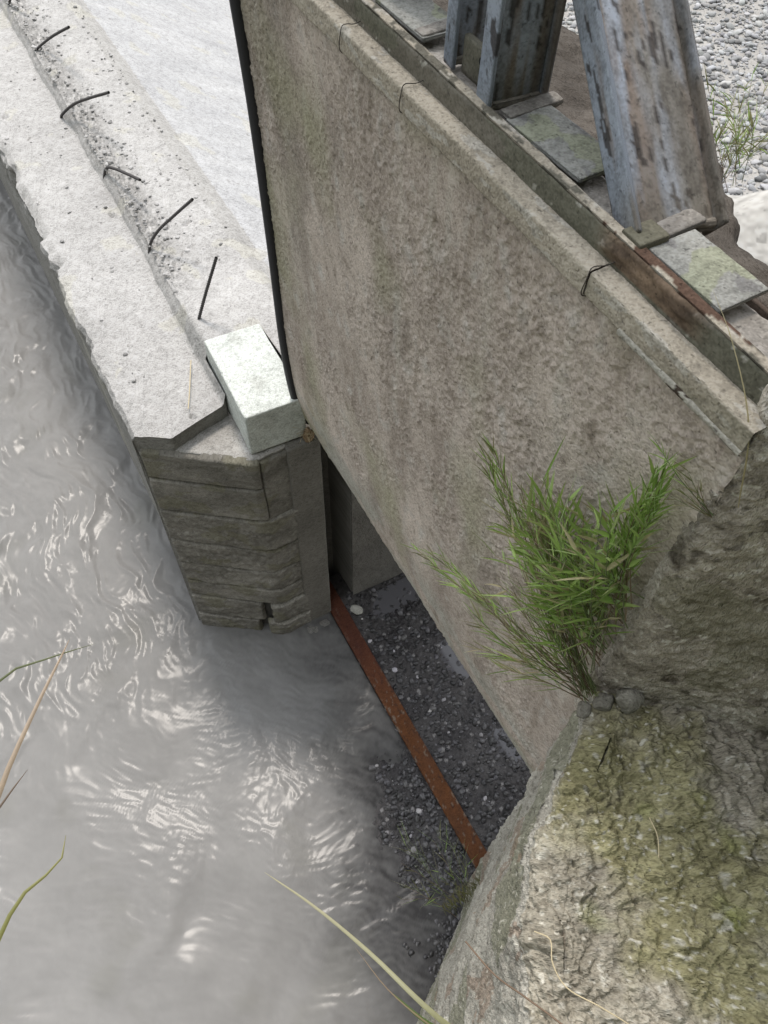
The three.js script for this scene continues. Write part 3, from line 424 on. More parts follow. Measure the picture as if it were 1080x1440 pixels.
// lifting frame: two upright I-sections and a raking brace
const steel = (x, y, z, k) => memberPaint(x * 0.7 + z * 0.7, y, k, 0);
function memberPaint(d, l, k, web) {   // chipped blue-grey paint: d across the member, l along it
  const t = fbm(d * 16, l * 5, k, 4), s = fbm(d * 70, l * 11, k + 2, 3), s2 = fbm(d * 150, l * 16, k + 6, 2);
  let c = mixc([0.23, 0.265, 0.325], [0.34, 0.375, 0.435], clamp(0.5 + 1.2 * t));
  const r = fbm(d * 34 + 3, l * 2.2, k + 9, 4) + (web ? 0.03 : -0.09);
  if (r > 0.04) c = mixc(c, mixc([0.15, 0.105, 0.08], [0.20, 0.165, 0.13], clamp(0.5 + 2 * t)), clamp((r - 0.04) * 7) * 0.9);
  if (web) { const q = fbm(d * 20, l * 4, k + 15, 4); c = mixc(c, mixc([0.13, 0.122, 0.11], [0.20, 0.192, 0.178], clamp(0.5 + 2 * s)), clamp(0.4 + 2.4 * q)); }  // webs and far flanges darker: grime, plus shade put into the tone
  if (s > 0.26 || s2 > 0.34) c = mixc(c, [0.04, 0.034, 0.032], 0.85);
  const b = ss(0.10, 0.0, l); return mixc(c, [0.17, 0.15, 0.12], 0.55 * b * clamp(0.7 + 2 * t));
}
function section(name, a, b, uDir, depth, width, k, holes) {  // I-section from a to b; uDir points across its depth, from the near flange to the far one
  const A = V(...a), B = V(...b), w = B.clone().sub(A), L = w.length(); w.normalize(); const u = V(...uDir); u.addScaledVector(w, -u.dot(w)).normalize(); const v = new THREE.Vector3().crossVectors(w, u);
  const at = (d, l, e = 0) => { const m = new THREE.Matrix4().makeBasis(u, w, v); const p = A.clone().addScaledVector(w, l).addScaledVector(u, d).addScaledVector(v, e); return m.setPosition(p); };
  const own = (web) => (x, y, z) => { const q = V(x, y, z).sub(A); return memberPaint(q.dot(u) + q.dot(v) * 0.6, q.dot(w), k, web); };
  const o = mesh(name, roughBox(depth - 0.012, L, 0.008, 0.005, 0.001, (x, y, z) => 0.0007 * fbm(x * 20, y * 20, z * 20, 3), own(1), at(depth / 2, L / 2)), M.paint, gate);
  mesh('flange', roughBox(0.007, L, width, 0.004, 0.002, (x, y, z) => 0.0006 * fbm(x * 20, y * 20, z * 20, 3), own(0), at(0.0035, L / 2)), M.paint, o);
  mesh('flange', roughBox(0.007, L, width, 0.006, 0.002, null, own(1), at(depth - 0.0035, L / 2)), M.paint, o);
  for (const [d, l] of holes || []) { const g = new THREE.CylinderGeometry(0.009, 0.009, 0.003, 16); g.rotateX(Math.PI / 2); g.applyMatrix4(at(d, l, 0.0052)); const cs = new Float32Array(g.attributes.position.count * 3).fill(0.5); g.setAttribute('color', new THREE.BufferAttribute(cs, 3)); mesh('bolt_cap', g, M.paint, o); }
  // weld fillets and clotted dirt round the foot
  mesh('weld', roughBox(depth * 0.9, 0.012, 0.022, 0.003, 0.004, (x, y, z) => 0.003 * fbm(x * 60, y * 60, z * 60, 3), (x, y, z) => mixc([0.16, 0.145, 0.125], [0.27, 0.25, 0.22], clamp(0.5 + fbm(x * 30, y * 30, z * 30, 3))), at(depth / 2, 0.008)), M.mud, o);
  return o;
}
section('brace', [0.722, 3.335, -0.612], [0.829, 3.602, -1.010], [1, -0.02, 0.09], 0.142, 0.05, 1.7, [[0.042, 0.052]]);
section('column', [0.716, 3.33, -0.962], [0.716, 4.45, -0.962], [1, 0, 0.06], 0.108, 0.038, 5.2);
section('column', [0.741, 3.33, -1.10], [0.741, 4.45, -1.10], [1, 0, 0.06], 0.10, 0.032, 9.4);
section('brace', [0.722, 3.335, -1.50], [0.82, 3.60, -1.14], [1, -0.02, -0.06], 0.142, 0.05, 3.1);
{ const g = roughBox(0.012, 0.06, 0.09, 0.008, 0.003, null, (x, y, z) => mixc([0.13, 0.125, 0.10], [0.2, 0.19, 0.155], clamp(0.5 + fbm(x * 9, y * 9, z * 9, 3))), new THREE.Matrix4().makeTranslation(0.756, 3.36, -1.03)); mesh('gusset', g, M.paint, gate); const h = new THREE.CylinderGeometry(0.0065, 0.0065, 0.004, 14); h.rotateZ(Math.PI / 2); h.translate(0.7492, 3.372, -1.018); h.setAttribute('color', new THREE.BufferAttribute(new Float32Array(h.attributes.position.count * 3).fill(0.02), 3)); mesh('bolt_hole', h, M.paint, gate); }
mesh('foot_plate', roughBox(0.05, 0.03, 0.04, 0.004, 0.003, dd(0.002), (x, y, z) => mixc([0.12, 0.115, 0.085], [0.18, 0.17, 0.13], clamp(0.5 + fbm(x * 20, y * 20, z * 20, 3))), new THREE.Matrix4().makeTranslation(0.734, 3.338, -0.596)), M.rust, gate);
// wires tied round the angle
for (const z of [-1.33, -1.112, -0.607]) mesh('binding_wire', tube([V(0.689, 3.258, z), V(0.664, 3.266, z - 0.002), V(0.6625, 3.299, z + 0.001), V(0.669, 3.310, z - 0.002), V(0.690, 3.3105, z + 0.004), V(0.702, 3.314, z + 0.006)], 0.0009, 24, 5), M.wire, gate);

// ---------------------------------------------------------------- footbridge slab behind the gate, hoist deck above
{
  const t = thing('footbridge_slab', 'rough concrete slab spanning behind the gate frame, shade put into its dark tone', 'slab');
  const edge = (z) => 1.36 + 0.19 * ss(-0.77, -1.21, z) + 0.05 * ss(-1.21, -1.8, z) - 0.12 * ss(-0.77, -0.35, z) + 0.03 * noise(z * 6, 2) + 0.015 * noise(z * 17, 5);
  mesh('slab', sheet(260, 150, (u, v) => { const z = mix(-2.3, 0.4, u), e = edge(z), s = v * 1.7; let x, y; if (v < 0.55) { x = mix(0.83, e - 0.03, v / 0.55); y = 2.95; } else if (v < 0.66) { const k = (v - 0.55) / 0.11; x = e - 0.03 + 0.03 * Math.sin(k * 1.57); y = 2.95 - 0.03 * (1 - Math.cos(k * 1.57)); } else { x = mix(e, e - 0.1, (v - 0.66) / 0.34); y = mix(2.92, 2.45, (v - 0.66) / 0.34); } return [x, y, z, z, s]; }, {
    disp: (x, y, z) => 0.025 * fbm(x * 7, y * 7, z * 7, 4) + 0.01 * fbm(x * 30, y * 30, z * 30, 3), col: (x, y, z) => mixc([0.05, 0.043, 0.037], [0.11, 0.097, 0.084], clamp(0.5 + 1.1 * fbm(x * 6, y * 6, z * 6, 5))) }), M.rock, t);  // slab tone set dark to carry the shade it lies in
  mesh('shade_box', roughBox(0.98, 0.26, 2.6, 0.06, 0.02, null, () => [0.14, 0.135, 0.125], new THREE.Matrix4().makeTranslation(1.40, 2.27, -0.95)), M.stone, t);  // added box, hidden from view, that shades the floor under the gate
}
{
  const t = thing('hoist_beam', 'steel hoist beam carried on the upright columns above the gate', 'beam');
  for (const [y, h, w] of [[4.46, 0.012, 0.14], [4.54, 0.15, 0.014], [4.622, 0.012, 0.14]]) mesh('steel_plate', roughBox(w, h, 2.4, 0.06, 0.002, null, (x, yy, z) => steel(x, yy, z, 2), new THREE.Matrix4().makeTranslation(0.78, y, -1.03)), M.paint, t);
}

// ---------------------------------------------------------------- near abutment
const abut = thing('abutment', 'weathered mossy concrete abutment with broad ledge in the foreground', 'abutment');
const sec = [ // top edge, foot, inner line of each section
  [[2.1, -0.36], [2.1, -0.36], [2.1, 0.2]], [[0.78, -0.338], [0.80, -0.338], [1.95, 0.3]], [[0.685, -0.31], [0.73, -0.312], [1.8, 0.34]], [[0.648, -0.272], [0.70, -0.265], [1.8, 0.37]], [[0.53, -0.196], [0.585, -0.168], [1.8, 0.45]], [[0.403, -0.115], [0.447, -0.080], [1.75, 0.6]], [[0.325, -0.028], [0.345, -0.012], [1.7, 0.85]], [[0.262, 0.07], [0.262, 0.045], [1.6, 1.2]], [[0.16, 0.28], [0.10, 0.17], [1.2, 1.6]], [[-0.3, 0.72], [-0.38, 0.5], [0.4, 2.0]], [[-1.3, 1.0], [-1.4, 0.75], [-0.9, 2.2]]];
const secU = [0, 0.06, 0.10, 0.14, 0.30, 0.46, 0.58, 0.70, 0.85, 0.94, 1];
const secAt = (u) => { let i = 1; while (i < sec.length - 1 && u > secU[i]) i++; const t = (u - secU[i - 1]) / (secU[i] - secU[i - 1]); return sec[i].map((p, k) => [mix(sec[i - 1][k][0], p[0], t), mix(sec[i - 1][k][1], p[1], t)]); };
const secSmooth = (u) => { const a = secAt(clamp(u - 0.025)), b = secAt(u), c = secAt(clamp(u + 0.025)); return b.map((p, k) => [(a[k][0] + 2 * p[0] + c[k][0]) / 4, (a[k][1] + 2 * p[1] + c[k][1]) / 4]); };
const lumps = (x, z) => {
  const wx = x + 0.03 * fbm(x * 12, z * 12, 1, 2), wz = z + 0.03 * fbm(x * 12 + 9, z * 12, 2, 2); let h = 0;
  for (const [f, a, k, cut] of [[10, 0.013, 12, 0.6], [22, 0.012, 31, 0.45], [46, 0.008, 47, 0.35], [92, 0.004, 66, 0.3]]) {
    const [d, d2, id] = worley(wx * f, wz * f * 1.2, k), on = ss(cut - 0.1, cut + 0.1, id + 0.35 * fbm(x * 5, z * 5, k, 2));
    h += a * on * Math.sqrt(Math.max(0, 1 - (d / 0.6) ** 2));
  }
  return h;
};
const ledgeCol = (x, y, z, top) => {
  const t = fbm(x * 6, y * 6, z * 6, 5), s = fbm(x * 26, y * 26, z * 26, 4);
  let c = mixc([0.24, 0.218, 0.175], [0.48, 0.445, 0.37], clamp(0.5 + 0.8 * t + 0.6 * s));
  if (top > 0.3) {
    const m = fbm(x * 4.2 + 3, z * 4.2, 6, 4) + 0.25 * fbm(x * 22, z * 22, 6, 3) + 0.10 * ss(0.3, 0.8, x) ; const mm = clamp((m + 0.07) * 3);
    c = mixc(c, mixc([0.19, 0.178, 0.07], [0.32, 0.30, 0.135], clamp(0.5 + s + t)), mm * 0.7 * top);
    const gm = fbm(x * 5 + 11, z * 5 + 2, 3, 3); if (gm > 0.2) c = mixc(c, [0.24, 0.27, 0.075], clamp((gm - 0.2) * 5) * 0.75 * top);
  } else {
    const st = fbm(x * 30 + z * 30, y * 3.2, 4, 4); c = mixc([0.29, 0.275, 0.24], [0.54, 0.52, 0.465], clamp(0.5 + 1.1 * st + 0.3 * t));
    if (fbm(x * 7 + z * 9, y * 2, 8, 3) > 0.16) c = mixc(c, [0.17, 0.18, 0.10], 0.5);
    if (fbm(x * 9, y * 3, z * 9 + 5, 3) > 0.22) c = mixc(c, [0.30, 0.22, 0.165], 0.6);
  }
  const l = worley(x * 74 + y * 20, z * 74 + y * 20, 5), l2 = fbm(x * 34, y * 34, z * 34 + 7, 3);
  const l3 = fbm(x * 95, y * 95, z * 95 + 3, 2), l4 = fbm(x * 14, y * 14, z * 14 + 11, 3);
  if (l[2] > 0.9 && l[0] < 0.2 + 0.2 * l3) c = mixc(c, [0.62, 0.60, 0.53], 0.7);
  if (l3 + 0.5 * l4 > 0.30) c = mixc(c, [0.60, 0.58, 0.51], clamp((l3 + 0.5 * l4 - 0.30) * 6) * 0.85);
  if (l3 + 0.3 * l4 < -0.30) c = mixc(c, [0.09, 0.08, 0.058], clamp((-0.30 - l3 - 0.3 * l4) * 6) * 0.6);
  if (l2 > 0.27) c = mixc(c, [0.44, 0.425, 0.38], clamp((l2 - 0.27) * 8) * 0.6);
  if (l2 < -0.3) c = mixc(c, [0.10, 0.088, 0.068], clamp((-0.3 - l2) * 8) * 0.6);
  return c;
};
mesh('ledge', sheet(560, 520, (u, v) => {
  const U = u < 0.1 ? u * 0.8 : u < 0.92 ? mix(0.08, 0.80, (u - 0.1) / 0.82) : mix(0.80, 1, (u - 0.92) / 0.08);
  const [e, f, n] = secSmooth(U), dx = n[0] - e[0], dz = n[1] - e[1], l = Math.hypot(dx, dz), R = 0.07;
  if (v < 0.36) { const t = v / 0.36, y = mix(-0.3, 2.5 - R, t ** 0.7), k = (y + 0.3) / 2.8; return [mix(f[0], e[0], k), y, mix(f[1], e[1], k), U * 2.2, y]; }
  if (v < 0.46) { const a = (v - 0.36) / 0.10 * Math.PI / 2, d = R * (1 - Math.cos(a)), k = (2.2) / 2.8; return [e[0] + (dx / l) * d - 0.0 * k, 2.5 - R + R * Math.sin(a), e[1] + (dz / l) * d, U * 2.2, 2.5 + a * R]; }
  const t = ((v - 0.46) / 0.54) ** 1.5, d = R + t * (l - R); return [e[0] + dx / l * d, 2.5 + 0.012 * noise(t * 5, U * 9), e[1] + dz / l * d, U * 2.2, 2.6 + d];
}, {
  disp: (x, y, z, u, v, a, b, c) => {
    const o = b > 0.05 || v < 0.4 ? 1 : 1, top = ss(0.25, 0.8, Math.abs(b));
    const sgn = b < -0.2 ? -1 : 1;
    let d = 0.026 * fbm(x * 5.5, y * 5.5, z * 5.5, 4) + 0.009 * fbm(x * 24, y * 24, z * 24, 4, 0.6) + 0.006 * fbm(x * 85, y * 85, z * 85, 2);
    if (top > 0) { d += top * lumps(x, z); const q = fbm(x * 13 + 5, z * 13, 9, 4); if (q > 0.25) d -= top * (q - 0.25) * 0.07; }
    if (top < 1) d += (1 - top) * 0.010 * fbm(x * 40 + z * 40, y * 5, 3, 3);
    return sgn * d;
  },
  col: (x, y, z, u, v, a, b, c) => ledgeCol(x, y, z, ss(0.35, 0.85, Math.abs(b))),
}), M.rock, abut);
{ // the upright behind the ledge
  const path = [[2.2, -0.34], [0.76, -0.345], [0.705, -0.335], [0.680, -0.303], [0.708, -0.258], [0.974, -0.088], [1.85, 0.43]], pu = [0, 0.06, 0.11, 0.16, 0.22, 0.72, 1];
  const at = (u) => { let i = 1; while (i < path.length - 1 && u > pu[i]) i++; const t = (u - pu[i - 1]) / (pu[i] - pu[i - 1]); return [mix(path[i - 1][0], path[i][0], t), mix(path[i - 1][1], path[i][1], t)]; };
  const sm = (u) => { const a = at(clamp(u - 0.02)), b = at(u), c = at(clamp(u + 0.02)); return [(a[0] + b[0] * 2 + c[0]) / 4, (a[1] + b[1] * 2 + c[1]) / 4]; };
  mesh('upright', sheet(420, 400, (u, v) => { const p = sm(u), y = v < 0.9 ? mix(2.36, 3.5, v / 0.9) : mix(3.5, 3.9, (v - 0.9) / 0.1), l = u > 0.2 ? 0.62 * ss(0.70, 1.05, p[0]) * (2.9 - Math.min(y, 2.9)) * 0.8 : 0; return [p[0] + 0.47 * l * 0.6, y, p[1] + 0.88 * l, u * 1.8, y]; }, {
    disp: (x, y, z) => { const far = ss(0.70, 0.85, x); let d = (0.004 + 0.012 * far) * fbm(x * 5, y * 5, z * 5, 4) + (0.005 + 0.004 * far) * fbm(x * 22, y * 22, z * 22, 4) + 0.0055 * fbm(x * 60, y * 60, z * 60, 3, 0.6); const p = fbm(x * 9 + 4, y * 9, z * 9, 3); if (p > 0.2) d -= (p - 0.2) * 0.04 * far; return -d * -1; },
    col: (x, y, z) => { const t = fbm(x * 7, y * 7, z * 7, 5), s = fbm(x * 30, y * 30, z * 30, 4); let c = mixc([0.25, 0.225, 0.19], [0.50, 0.46, 0.40], clamp(0.5 + 1.5 * t + 1.0 * s)); const p = fbm(x * 9 + 4, y * 9, z * 9, 3); if (p + 0.5 * s > 0.2) c = mixc(c, [0.11, 0.092, 0.072], clamp((p + 0.5 * s - 0.2) * 6) * 0.8); const s2 = fbm(x * 70, y * 70, z * 70, 3) + 0.5 * fbm(x * 12, y * 12, z * 12 + 9, 3); if (s2 > 0.16) c = mixc(c, [0.58, 0.555, 0.50], clamp((s2 - 0.16) * 5) * 0.85); if (s2 < -0.26) c = mixc(c, [0.075, 0.064, 0.05], clamp((-0.26 - s2) * 5) * 0.7); const g = fbm(x * 4, y * 4 + 8, z * 4, 3); if (g > 0.12) c = mixc(c, [0.17, 0.165, 0.10], 0.45); return c; },
  }), M.rock, abut);
  mesh('upright_top', roughBox(1.5, 0.3, 0.55, 0.05, 0.03, dd(0.02), () => [0.22, 0.2, 0.17], new THREE.Matrix4().makeRotationY(-0.49).setPosition(1.55, 3.74, -0.03)), M.rock, abut);
}
for (const [x, y, z, r, q] of [[0.712, 2.555, -0.238, 0.031, 1], [0.674, 2.53, -0.262, 0.024, 2], [0.645, 2.50, -0.275, 0.02, 4]]) {
  const g = toCrag(stoneGeo(q * 3.3, 3), q), P = g.attributes.position, cs = new Float32Array(P.count * 3); for (let i = 0; i < P.count; i++) cs.set(mixc([0.17, 0.16, 0.135], [0.3, 0.285, 0.25], clamp(0.5 + 1.2 * fbm(P.getX(i) * 3, P.getY(i) * 3, P.getZ(i) * 3 + q, 3))), i * 3); g.setAttribute('color', new THREE.BufferAttribute(cs, 3));
  const o = mesh('cobble', g, M.rock, abut); o.position.set(x, y - 0.014, z); o.scale.set(r * (1 + 0.12 * (q % 2)), r * (1.5 - 0.2 * (q % 3)), r); o.rotation.set(0.3 * q, q * 1.7, 0.2 * q);
}

// ---------------------------------------------------------------- grasses
function bladeGeo(pts, w, cA, cB, seg = 8, fold = 0.25, side = null) {   // a folded tapering leaf along a curve
  const c = new THREE.CatmullRomCurve3(pts, false, 'centripetal'), pos = [], col = [], idx = []; const t = V(0, 0, 0), s = V(0, 0, 0), n = V(0, 0, 0);
  const ref = side || V(rr(-1, 1), rr(-0.3, 0.3), rr(-1, 1));
  for (let i = 0; i <= seg; i++) {
    const u = i / seg, p = c.getPointAt(u); c.getTangentAt(u, t); s.crossVectors(t, ref).normalize(); n.crossVectors(s, t);
    const k = w * Math.min(1, 0.35 + u * 4) * (1 - u) ** 0.6 + w * 0.03, C = mixc(cA, cB, u);
    for (const e of [-1, 0, 1]) { pos.push(p.x + s.x * k * e - n.x * k * fold * (e ? -1 : 1), p.y + s.y * k * e - n.y * k * fold * (e ? -1 : 1), p.z + s.z * k * e - n.z * k * fold * (e ? -1 : 1)); col.push(...C); }
    if (i) { const a = (i - 1) * 3; idx.push(a, a + 1, a + 4, a, a + 4, a + 3, a + 1, a + 2, a + 5, a + 1, a + 5, a + 4); }
  }
  const g = new THREE.BufferGeometry(); g.setAttribute('position', new THREE.Float32BufferAttribute(pos, 3)); g.setAttribute('color', new THREE.Float32BufferAttribute(col, 3)); g.setIndex(idx); g.computeVertexNormals(); return g;
}
const colored = (g, c) => { const n = g.attributes.position.count, a = new Float32Array(n * 3); for (let i = 0; i < n; i++) a.set(c, i * 3); g.setAttribute('color', new THREE.BufferAttribute(a, 3)); g.deleteAttribute('uv'); return g; };
const green = () => mixc([0.20, 0.36, 0.055], [0.44, 0.62, 0.16], rnd()), olive = () => mixc([0.17, 0.19, 0.065], [0.30, 0.29, 0.13], rnd()), dead = () => mixc([0.36, 0.30, 0.15], [0.55, 0.49, 0.29], rnd()), brown = () => rnd() < 0.5 ? mixc([0.16, 0.10, 0.05], [0.28, 0.20, 0.11], rnd()) : mixc([0.12, 0.17, 0.05], [0.22, 0.26, 0.09], rnd());
function stem(parent, root, tip, bend, { leaves = 26, from = 0.35, len = 0.055, w = 0.0022, spread = 0.55, tone = green, r = 0.0013, stemTone = brown } = {}) {
  const A = V(...root), B = V(...tip), m = A.clone().lerp(B, 0.5).add(V(...bend)), c = new THREE.CatmullRomCurve3([A, m, B], false, 'centripetal'), t = V(0, 0, 0);
  const s = mesh('stem', colored(tube([A, m, B], r, 14, 5, 0.45), stemTone()), M.leaf, parent), gs = [];
  for (let i = 0; i < leaves; i++) {
    const u = mix(from, 1, (i + rnd()) / leaves), p = c.getPointAt(u); c.getTangentAt(u, t);
    const side = V(rr(-1, 1), rr(-0.6, 0.8), rr(-1, 1)); side.addScaledVector(t, -side.dot(t)).normalize();
    const L = len * rr(0.55, 1.15), d = t.clone().addScaledVector(side, spread * rr(0.5, 1.4)).normalize(), droop = V(0, -L * rr(0.0, 0.22), 0);
    const cc = tone(u); gs.push(bladeGeo([p, p.clone().addScaledVector(d, L * 0.5).addScaledVector(droop, 0.15), p.clone().addScaledVector(d, L).add(droop)], w * rr(0.7, 1.2), cc, mixc(cc, olive(), 0.4), 4));
  }
  if (gs.length) mesh('leaves', mergeGeometries(gs), M.leaf, s);
}
{ // the clump rooted beside the cobbles: a feathery tall shoot, trailing shoots, and a fan of leaves
  const t = thing('grass_plant', 'wispy grass clump rooted by the cobbles, long shoots trailing left over the gate', 'grass'); const R = () => [0.655 + rr(-0.02, 0.02), 2.53, -0.295 + rr(-0.02, 0.02)];
  for (let i = 0; i < 5; i++) stem(t, R(), [0.634 + rr(-0.02, 0.015), 2.91 + rr(-0.09, 0.02), -0.69 + rr(-0.025, 0.05)], [-0.01, rr(-0.01, 0.03), rr(-0.02, 0.02)], { leaves: 24, from: 0.66, len: 0.05, w: 0.0017, spread: 0.34, tone: (u) => rnd() < 0.55 ? olive() : green(), r: 0.0012 });
  for (let i = 0; i < 4; i++) stem(t, R(), [0.648 + rr(-0.02, 0.01), 2.84 + rr(-0.05, 0.05), -0.555 + rr(-0.03, 0.03)], [-0.01, 0.02, 0], { leaves: 22, from: 0.6, len: 0.055, w: 0.0016, spread: 0.5, tone: () => rnd() < 0.75 ? dead() : olive() });
  for (let i = 0; i < 6; i++) stem(t, R(), [0.645 + rr(-0.03, 0.012), 2.84 + rr(-0.04, 0.06), -0.51 + rr(-0.05, 0.04)], [-0.01, rr(0, 0.03), 0], { leaves: 24, from: 0.5, len: 0.06, w: 0.0023, spread: 0.4 });
  for (let i = 0; i < 4; i++) stem(t, R(), [0.522 + rr(-0.01, 0.04), 2.56 + rr(-0.03, 0.03), -0.725 + rr(-0.01, 0.07)], [-0.015, 0.03, -0.0], { leaves: 24, from: 0.52, len: 0.05, w: 0.0021, spread: 0.32, tone: () => rnd() < 0.7 ? green() : olive() });
  for (let i = 0; i < 9; i++) stem(t, R(), [0.56 + rr(-0.05, 0.06), 2.56 + rr(-0.06, 0.08), -0.46 + rr(-0.07, 0.06)], [-0.02, rr(0.01, 0.05), 0], { leaves: 22, from: 0.3, len: 0.06, w: 0.0017, spread: 0.4, tone: () => rnd() < 0.55 ? green() : rnd() < 0.6 ? olive() : dead() });
  for (let i = 0; i < 8; i++) stem(t, R(), [0.62 + rr(-0.04, 0.04), 2.68 + rr(-0.06, 0.08), -0.47 + rr(-0.06, 0.06)], [-0.015, rr(0.0, 0.03), 0], { leaves: 14, from: 0.4, len: 0.055, w: 0.0016, spread: 0.45, tone: () => rnd() < 0.5 ? green() : olive() });
}
{ const t = scene.getObjectByName('grass_plant'), R = () => [0.655 + rr(-0.02, 0.02), 2.53, -0.295 + rr(-0.02, 0.02)];
  for (let i = 0; i < 16; i++) stem(t, R(), [0.61 + rr(-0.05, 0.04), 2.70 + rr(-0.10, 0.12), -0.50 + rr(-0.09, 0.08)], [-0.015, rr(0.0, 0.03), 0], { leaves: 12, from: 0.3, len: 0.06, w: 0.0013, spread: 0.5, tone: () => { const q = rnd(); return q < 0.4 ? olive() : q < 0.65 ? dead() : green(); }, r: 0.0009 });
  for (let i = 0; i < 10; i++) stem(t, R(), [0.635 + rr(-0.02, 0.02), 2.85 + rr(-0.03, 0.05), -0.545 + rr(-0.035, 0.05)], [-0.01, 0.01, 0], { leaves: 22, from: 0.66, len: 0.05, w: 0.0011, spread: 0.9, tone: () => rnd() < 0.8 ? mixc(dead(), olive(), 0.4) : olive(), r: 0.0008 });
}
{ // the thick bush on the corner of the upright
  const t = thing('grass_plant', 'dense bright green grass bush growing from the corner of the abutment', 'grass'); const R = () => { const k = rnd(); return [0.652 + rr(-0.014, 0.012), mix(2.60, 2.90, k), -0.30 + rr(-0.03, 0.005)]; };
  const tips = [[0.64, 2.87, -0.535], [0.652, 2.93, -0.47], [0.64, 2.96, -0.43], [0.655, 3.07, -0.365], [0.61, 2.80, -0.47], [0.65, 3.05, -0.375], [0.62, 2.88, -0.42]];
  for (let i = 0; i < 46; i++) { const p = tips[i % tips.length]; stem(t, R(), [p[0] + rr(-0.07, 0.012), p[1] + rr(-0.11, 0.05), p[2] + rr(-0.06, 0.04)], [-0.02, rr(0.0, 0.02), rr(-0.01, 0.01)], { leaves: 15, from: 0.2, len: rr(0.05, 0.09), w: rr(0.0024, 0.0042), spread: rr(0.6, 1.15), tone: () => { const q = rnd(); return q < 0.7 ? green() : q < 0.88 ? mixc(olive(), green(), 0.5) : dead(); } }); }
  for (let i = 0; i < 7; i++) stem(t, R(), [0.655 + rr(-0.025, 0.01), 3.155 + rr(-0.06, 0.02), -0.352 + rr(-0.03, 0.02)], [-0.012, 0.0, -0.01], { leaves: 30, from: 0.4, len: 0.058, w: 0.0024, spread: 0.45 });
}
{ // thin sprig higher up
  const t = thing('grass_plant', 'thin single sprig arching from the abutment edge above the green bush', 'grass');
  stem(t, [0.664, 3.155, -0.283], [0.65, 3.19, -0.40], [-0.01, 0.005, 0], { leaves: 7, from: 0.4, len: 0.03, w: 0.0014, spread: 0.5, r: 0.001 });
  for (let i = 0; i < 6; i++) stem(t, [0.664, 3.15, -0.283], [0.64 + rr(-0.02, 0.01), 3.18 + rr(-0.03, 0.05), -0.32 + rr(-0.02, 0.03)], [-0.005, 0.005, 0], { leaves: 4, from: 0.3, len: 0.03, w: 0.0012, tone: olive, r: 0.0007 });
}
{ // weeds at the foot of the abutment
  const t = thing('weed', 'small wispy weeds with seed heads at the foot of the abutment', 'weed');
  for (let i = 0; i < 14; i++) stem(t, [0.615 + rr(-0.06, 0.03), 0.35 + rr(-0.1, 0.1), -0.235 + rr(-0.01, 0.05)], [0.55 + rr(-0.22, 0.14), 0.55 + rr(-0.15, 0.35), -0.42 + rr(-0.12, 0.1)], [0, 0.04, 0], { leaves: 6, from: 0.3, len: 0.09, w: 0.002, tone: () => rnd() < 0.5 ? olive() : green(), r: 0.0012 });
  const m = []; for (let i = 0; i < 60; i++) { const p = V(0.60 + rr(-0.1, 0.05), 0.62 + rr(-0.2, 0.2), -0.215); m.push(bladeGeo([p, p.clone().add(V(rr(-0.02, 0.01), 0.02, -0.02)), p.clone().add(V(rr(-0.04, 0.01), 0.05, -0.04))], 0.003, [0.16, 0.17, 0.05], [0.22, 0.2, 0.08], 3)); } mesh('tuft', mergeGeometries(m), M.leaf, t);
}
{ // tuft on the slab edge by the gravel
  const t = thing('weed', 'yellow-green weed tuft on the slab edge against the gravel', 'weed');
  for (let i = 0; i < 22; i++) stem(t, [1.50 + rr(-0.04, 0.04), 2.92, -1.08 + rr(-0.06, 0.06)], [1.59 + rr(-0.08, 0.12), 3.02 + rr(-0.07, 0.08), -1.13 + rr(-0.13, 0.13)], [0.01, 0.03, 0], { leaves: 10, from: 0.25, len: 0.055, w: 0.0018, spread: 0.7, r: 0.0008, tone: () => rnd() < 0.6 ? olive() : green() });
}
function reed(label, pts, w, cA, cB, side) { tag(mesh('reed', bladeGeo(pts.map((p) => V(...p)), w, cA, cB, 40, 0.28, V(-0.25, -1, -0.45).normalize()), M.leaf), label, 'reed'); }
reed('long dry brown blade with a bent tip at the left edge', [[-0.55, 2.55, 0.45], [-0.42, 2.86, -0.10], [-0.30, 2.98, -0.38], [-0.26, 3.0, -0.437], [-0.19, 3.005, -0.52], [-0.142, 3.0, -0.577], [-0.132, 2.985, -0.60]], 0.009, [0.26, 0.23, 0.12], [0.42, 0.32, 0.23], V(0.3, 1, 0.2));
reed('narrow green blade crossing behind the dry one at the left edge', [[-0.75, 2.55, 0.35], [-0.50, 2.92, -0.35], [-0.225, 3.0, -0.578], [-0.16, 3.0, -0.577], [-0.105, 2.99, -0.575]], 0.0062, [0.10, 0.14, 0.04], [0.12, 0.14, 0.05], V(0.2, 1, 0.4));
reed('short brown blade tip poking in from the left edge, below the others', [[-0.70, 2.60, 0.30], [-0.45, 2.93, -0.30], [-0.268, 3.0, -0.415], [-0.225, 3.0, -0.445]], 0.0075, [0.17, 0.15, 0.08], [0.17, 0.12, 0.085], V(0.2, 1, 0.4));
reed('curved yellow-green blade with dark withered tip at the lower left edge', [[-0.62, 2.55, 0.45], [-0.42, 2.9, -0.12], [-0.299, 3.0, -0.28], [-0.25, 3.01, -0.312], [-0.228, 3.005, -0.315], [-0.218, 3.0, -0.325], [-0.207, 2.995, -0.35]], 0.0082, [0.20, 0.28, 0.06], [0.26, 0.25, 0.08], V(0.2, 1, 0.3));
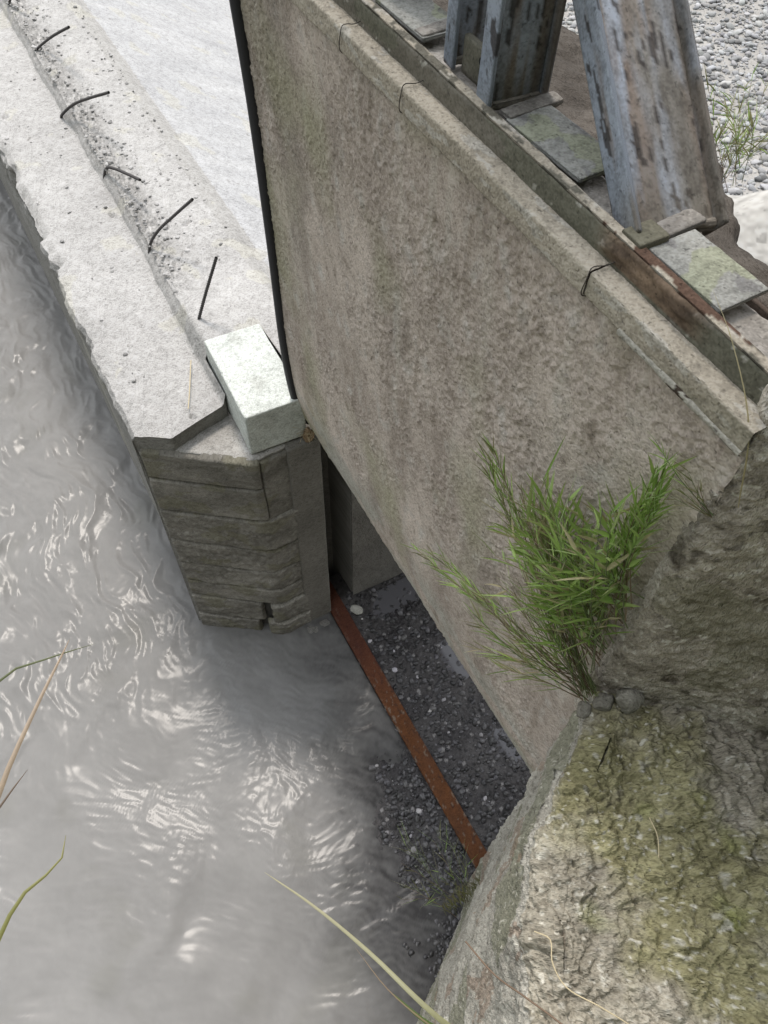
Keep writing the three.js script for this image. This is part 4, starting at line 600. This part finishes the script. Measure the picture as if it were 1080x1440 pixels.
reed('long pale yellow-green blade rising from the bottom edge over the water', [[0.28, 2.55, 0.30], [0.17, 2.86, 0.14], [0.085, 3.0, 0.018], [0.05, 3.0, -0.07], [0.017, 3.0, -0.14], [-0.018, 3.0, -0.20]], 0.0056, [0.22, 0.27, 0.09], [0.40, 0.37, 0.22], V(0.5, 1, 0.2));
reed('fine straw-coloured blade under the pale yellow one at the bottom edge', [[0.26, 2.5, 0.25], [0.10, 2.86, 0.05], [0.055, 2.93, -0.03], [0.04, 2.96, -0.085]], 0.0022, [0.34, 0.26, 0.16], [0.4, 0.3, 0.2], V(0.5, 1, 0.2));
reed('short bright green blade at the bottom edge beside the pale yellow one', [[0.20, 2.5, 0.12], [0.105, 2.62, 0.03], [0.07, 2.66, -0.035]], 0.006, [0.10, 0.17, 0.04], [0.13, 0.20, 0.05], V(0.5, 1, 0.2));
reed('pale cream blade end, blurred, in the lower left corner', [[-0.5, 2.7, 0.4], [-0.36, 3.1, -0.02], [-0.268, 3.2, -0.17], [-0.253, 3.2, -0.20]], 0.017, [0.46, 0.42, 0.32], [0.52, 0.47, 0.36], V(0.2, 1, 0.3));
tag(mesh('straw', tube([V(0.325, 2.535, 0.0), V(0.338, 2.548, 0.022), V(0.323, 2.545, 0.05), V(0.322, 2.545, 0.088), V(0.35, 2.56, 0.135), V(0.378, 2.56, 0.18), V(0.42, 2.55, 0.25)], 0.0011, 40, 5), M.straw), 'curly pale straw lying on the mossy ledge at the bottom edge', 'straw');
tag(mesh('straw', tube([V(0.604, 2.545, -0.05), V(0.595, 2.55, -0.02), V(0.576, 2.545, 0.01)], 0.0009, 12, 5), M.straw), 'short thin straw on the middle of the mossy ledge', 'straw');
tag(mesh('twig', tube([V(0.235, 2.42, -0.045), V(0.245, 2.46, 0.02), V(0.262, 2.52, 0.07), V(0.288, 2.55, 0.13), V(0.32, 2.56, 0.22)], 0.0016, 24, 5), M.twig), 'dark thin twig leaning over the ledge edge at the bottom', 'twig');
tag(mesh('reed', bladeGeo([V(0.664, 3.2, -0.262), V(0.672, 3.30, -0.31), V(0.688, 3.36, -0.39), V(0.70, 3.385, -0.45)], 0.0012, dead(), dead(), 16), M.leaf), 'fine dry grass stalk standing before the top beam at right', 'reed');

renderer.render(scene, camera);
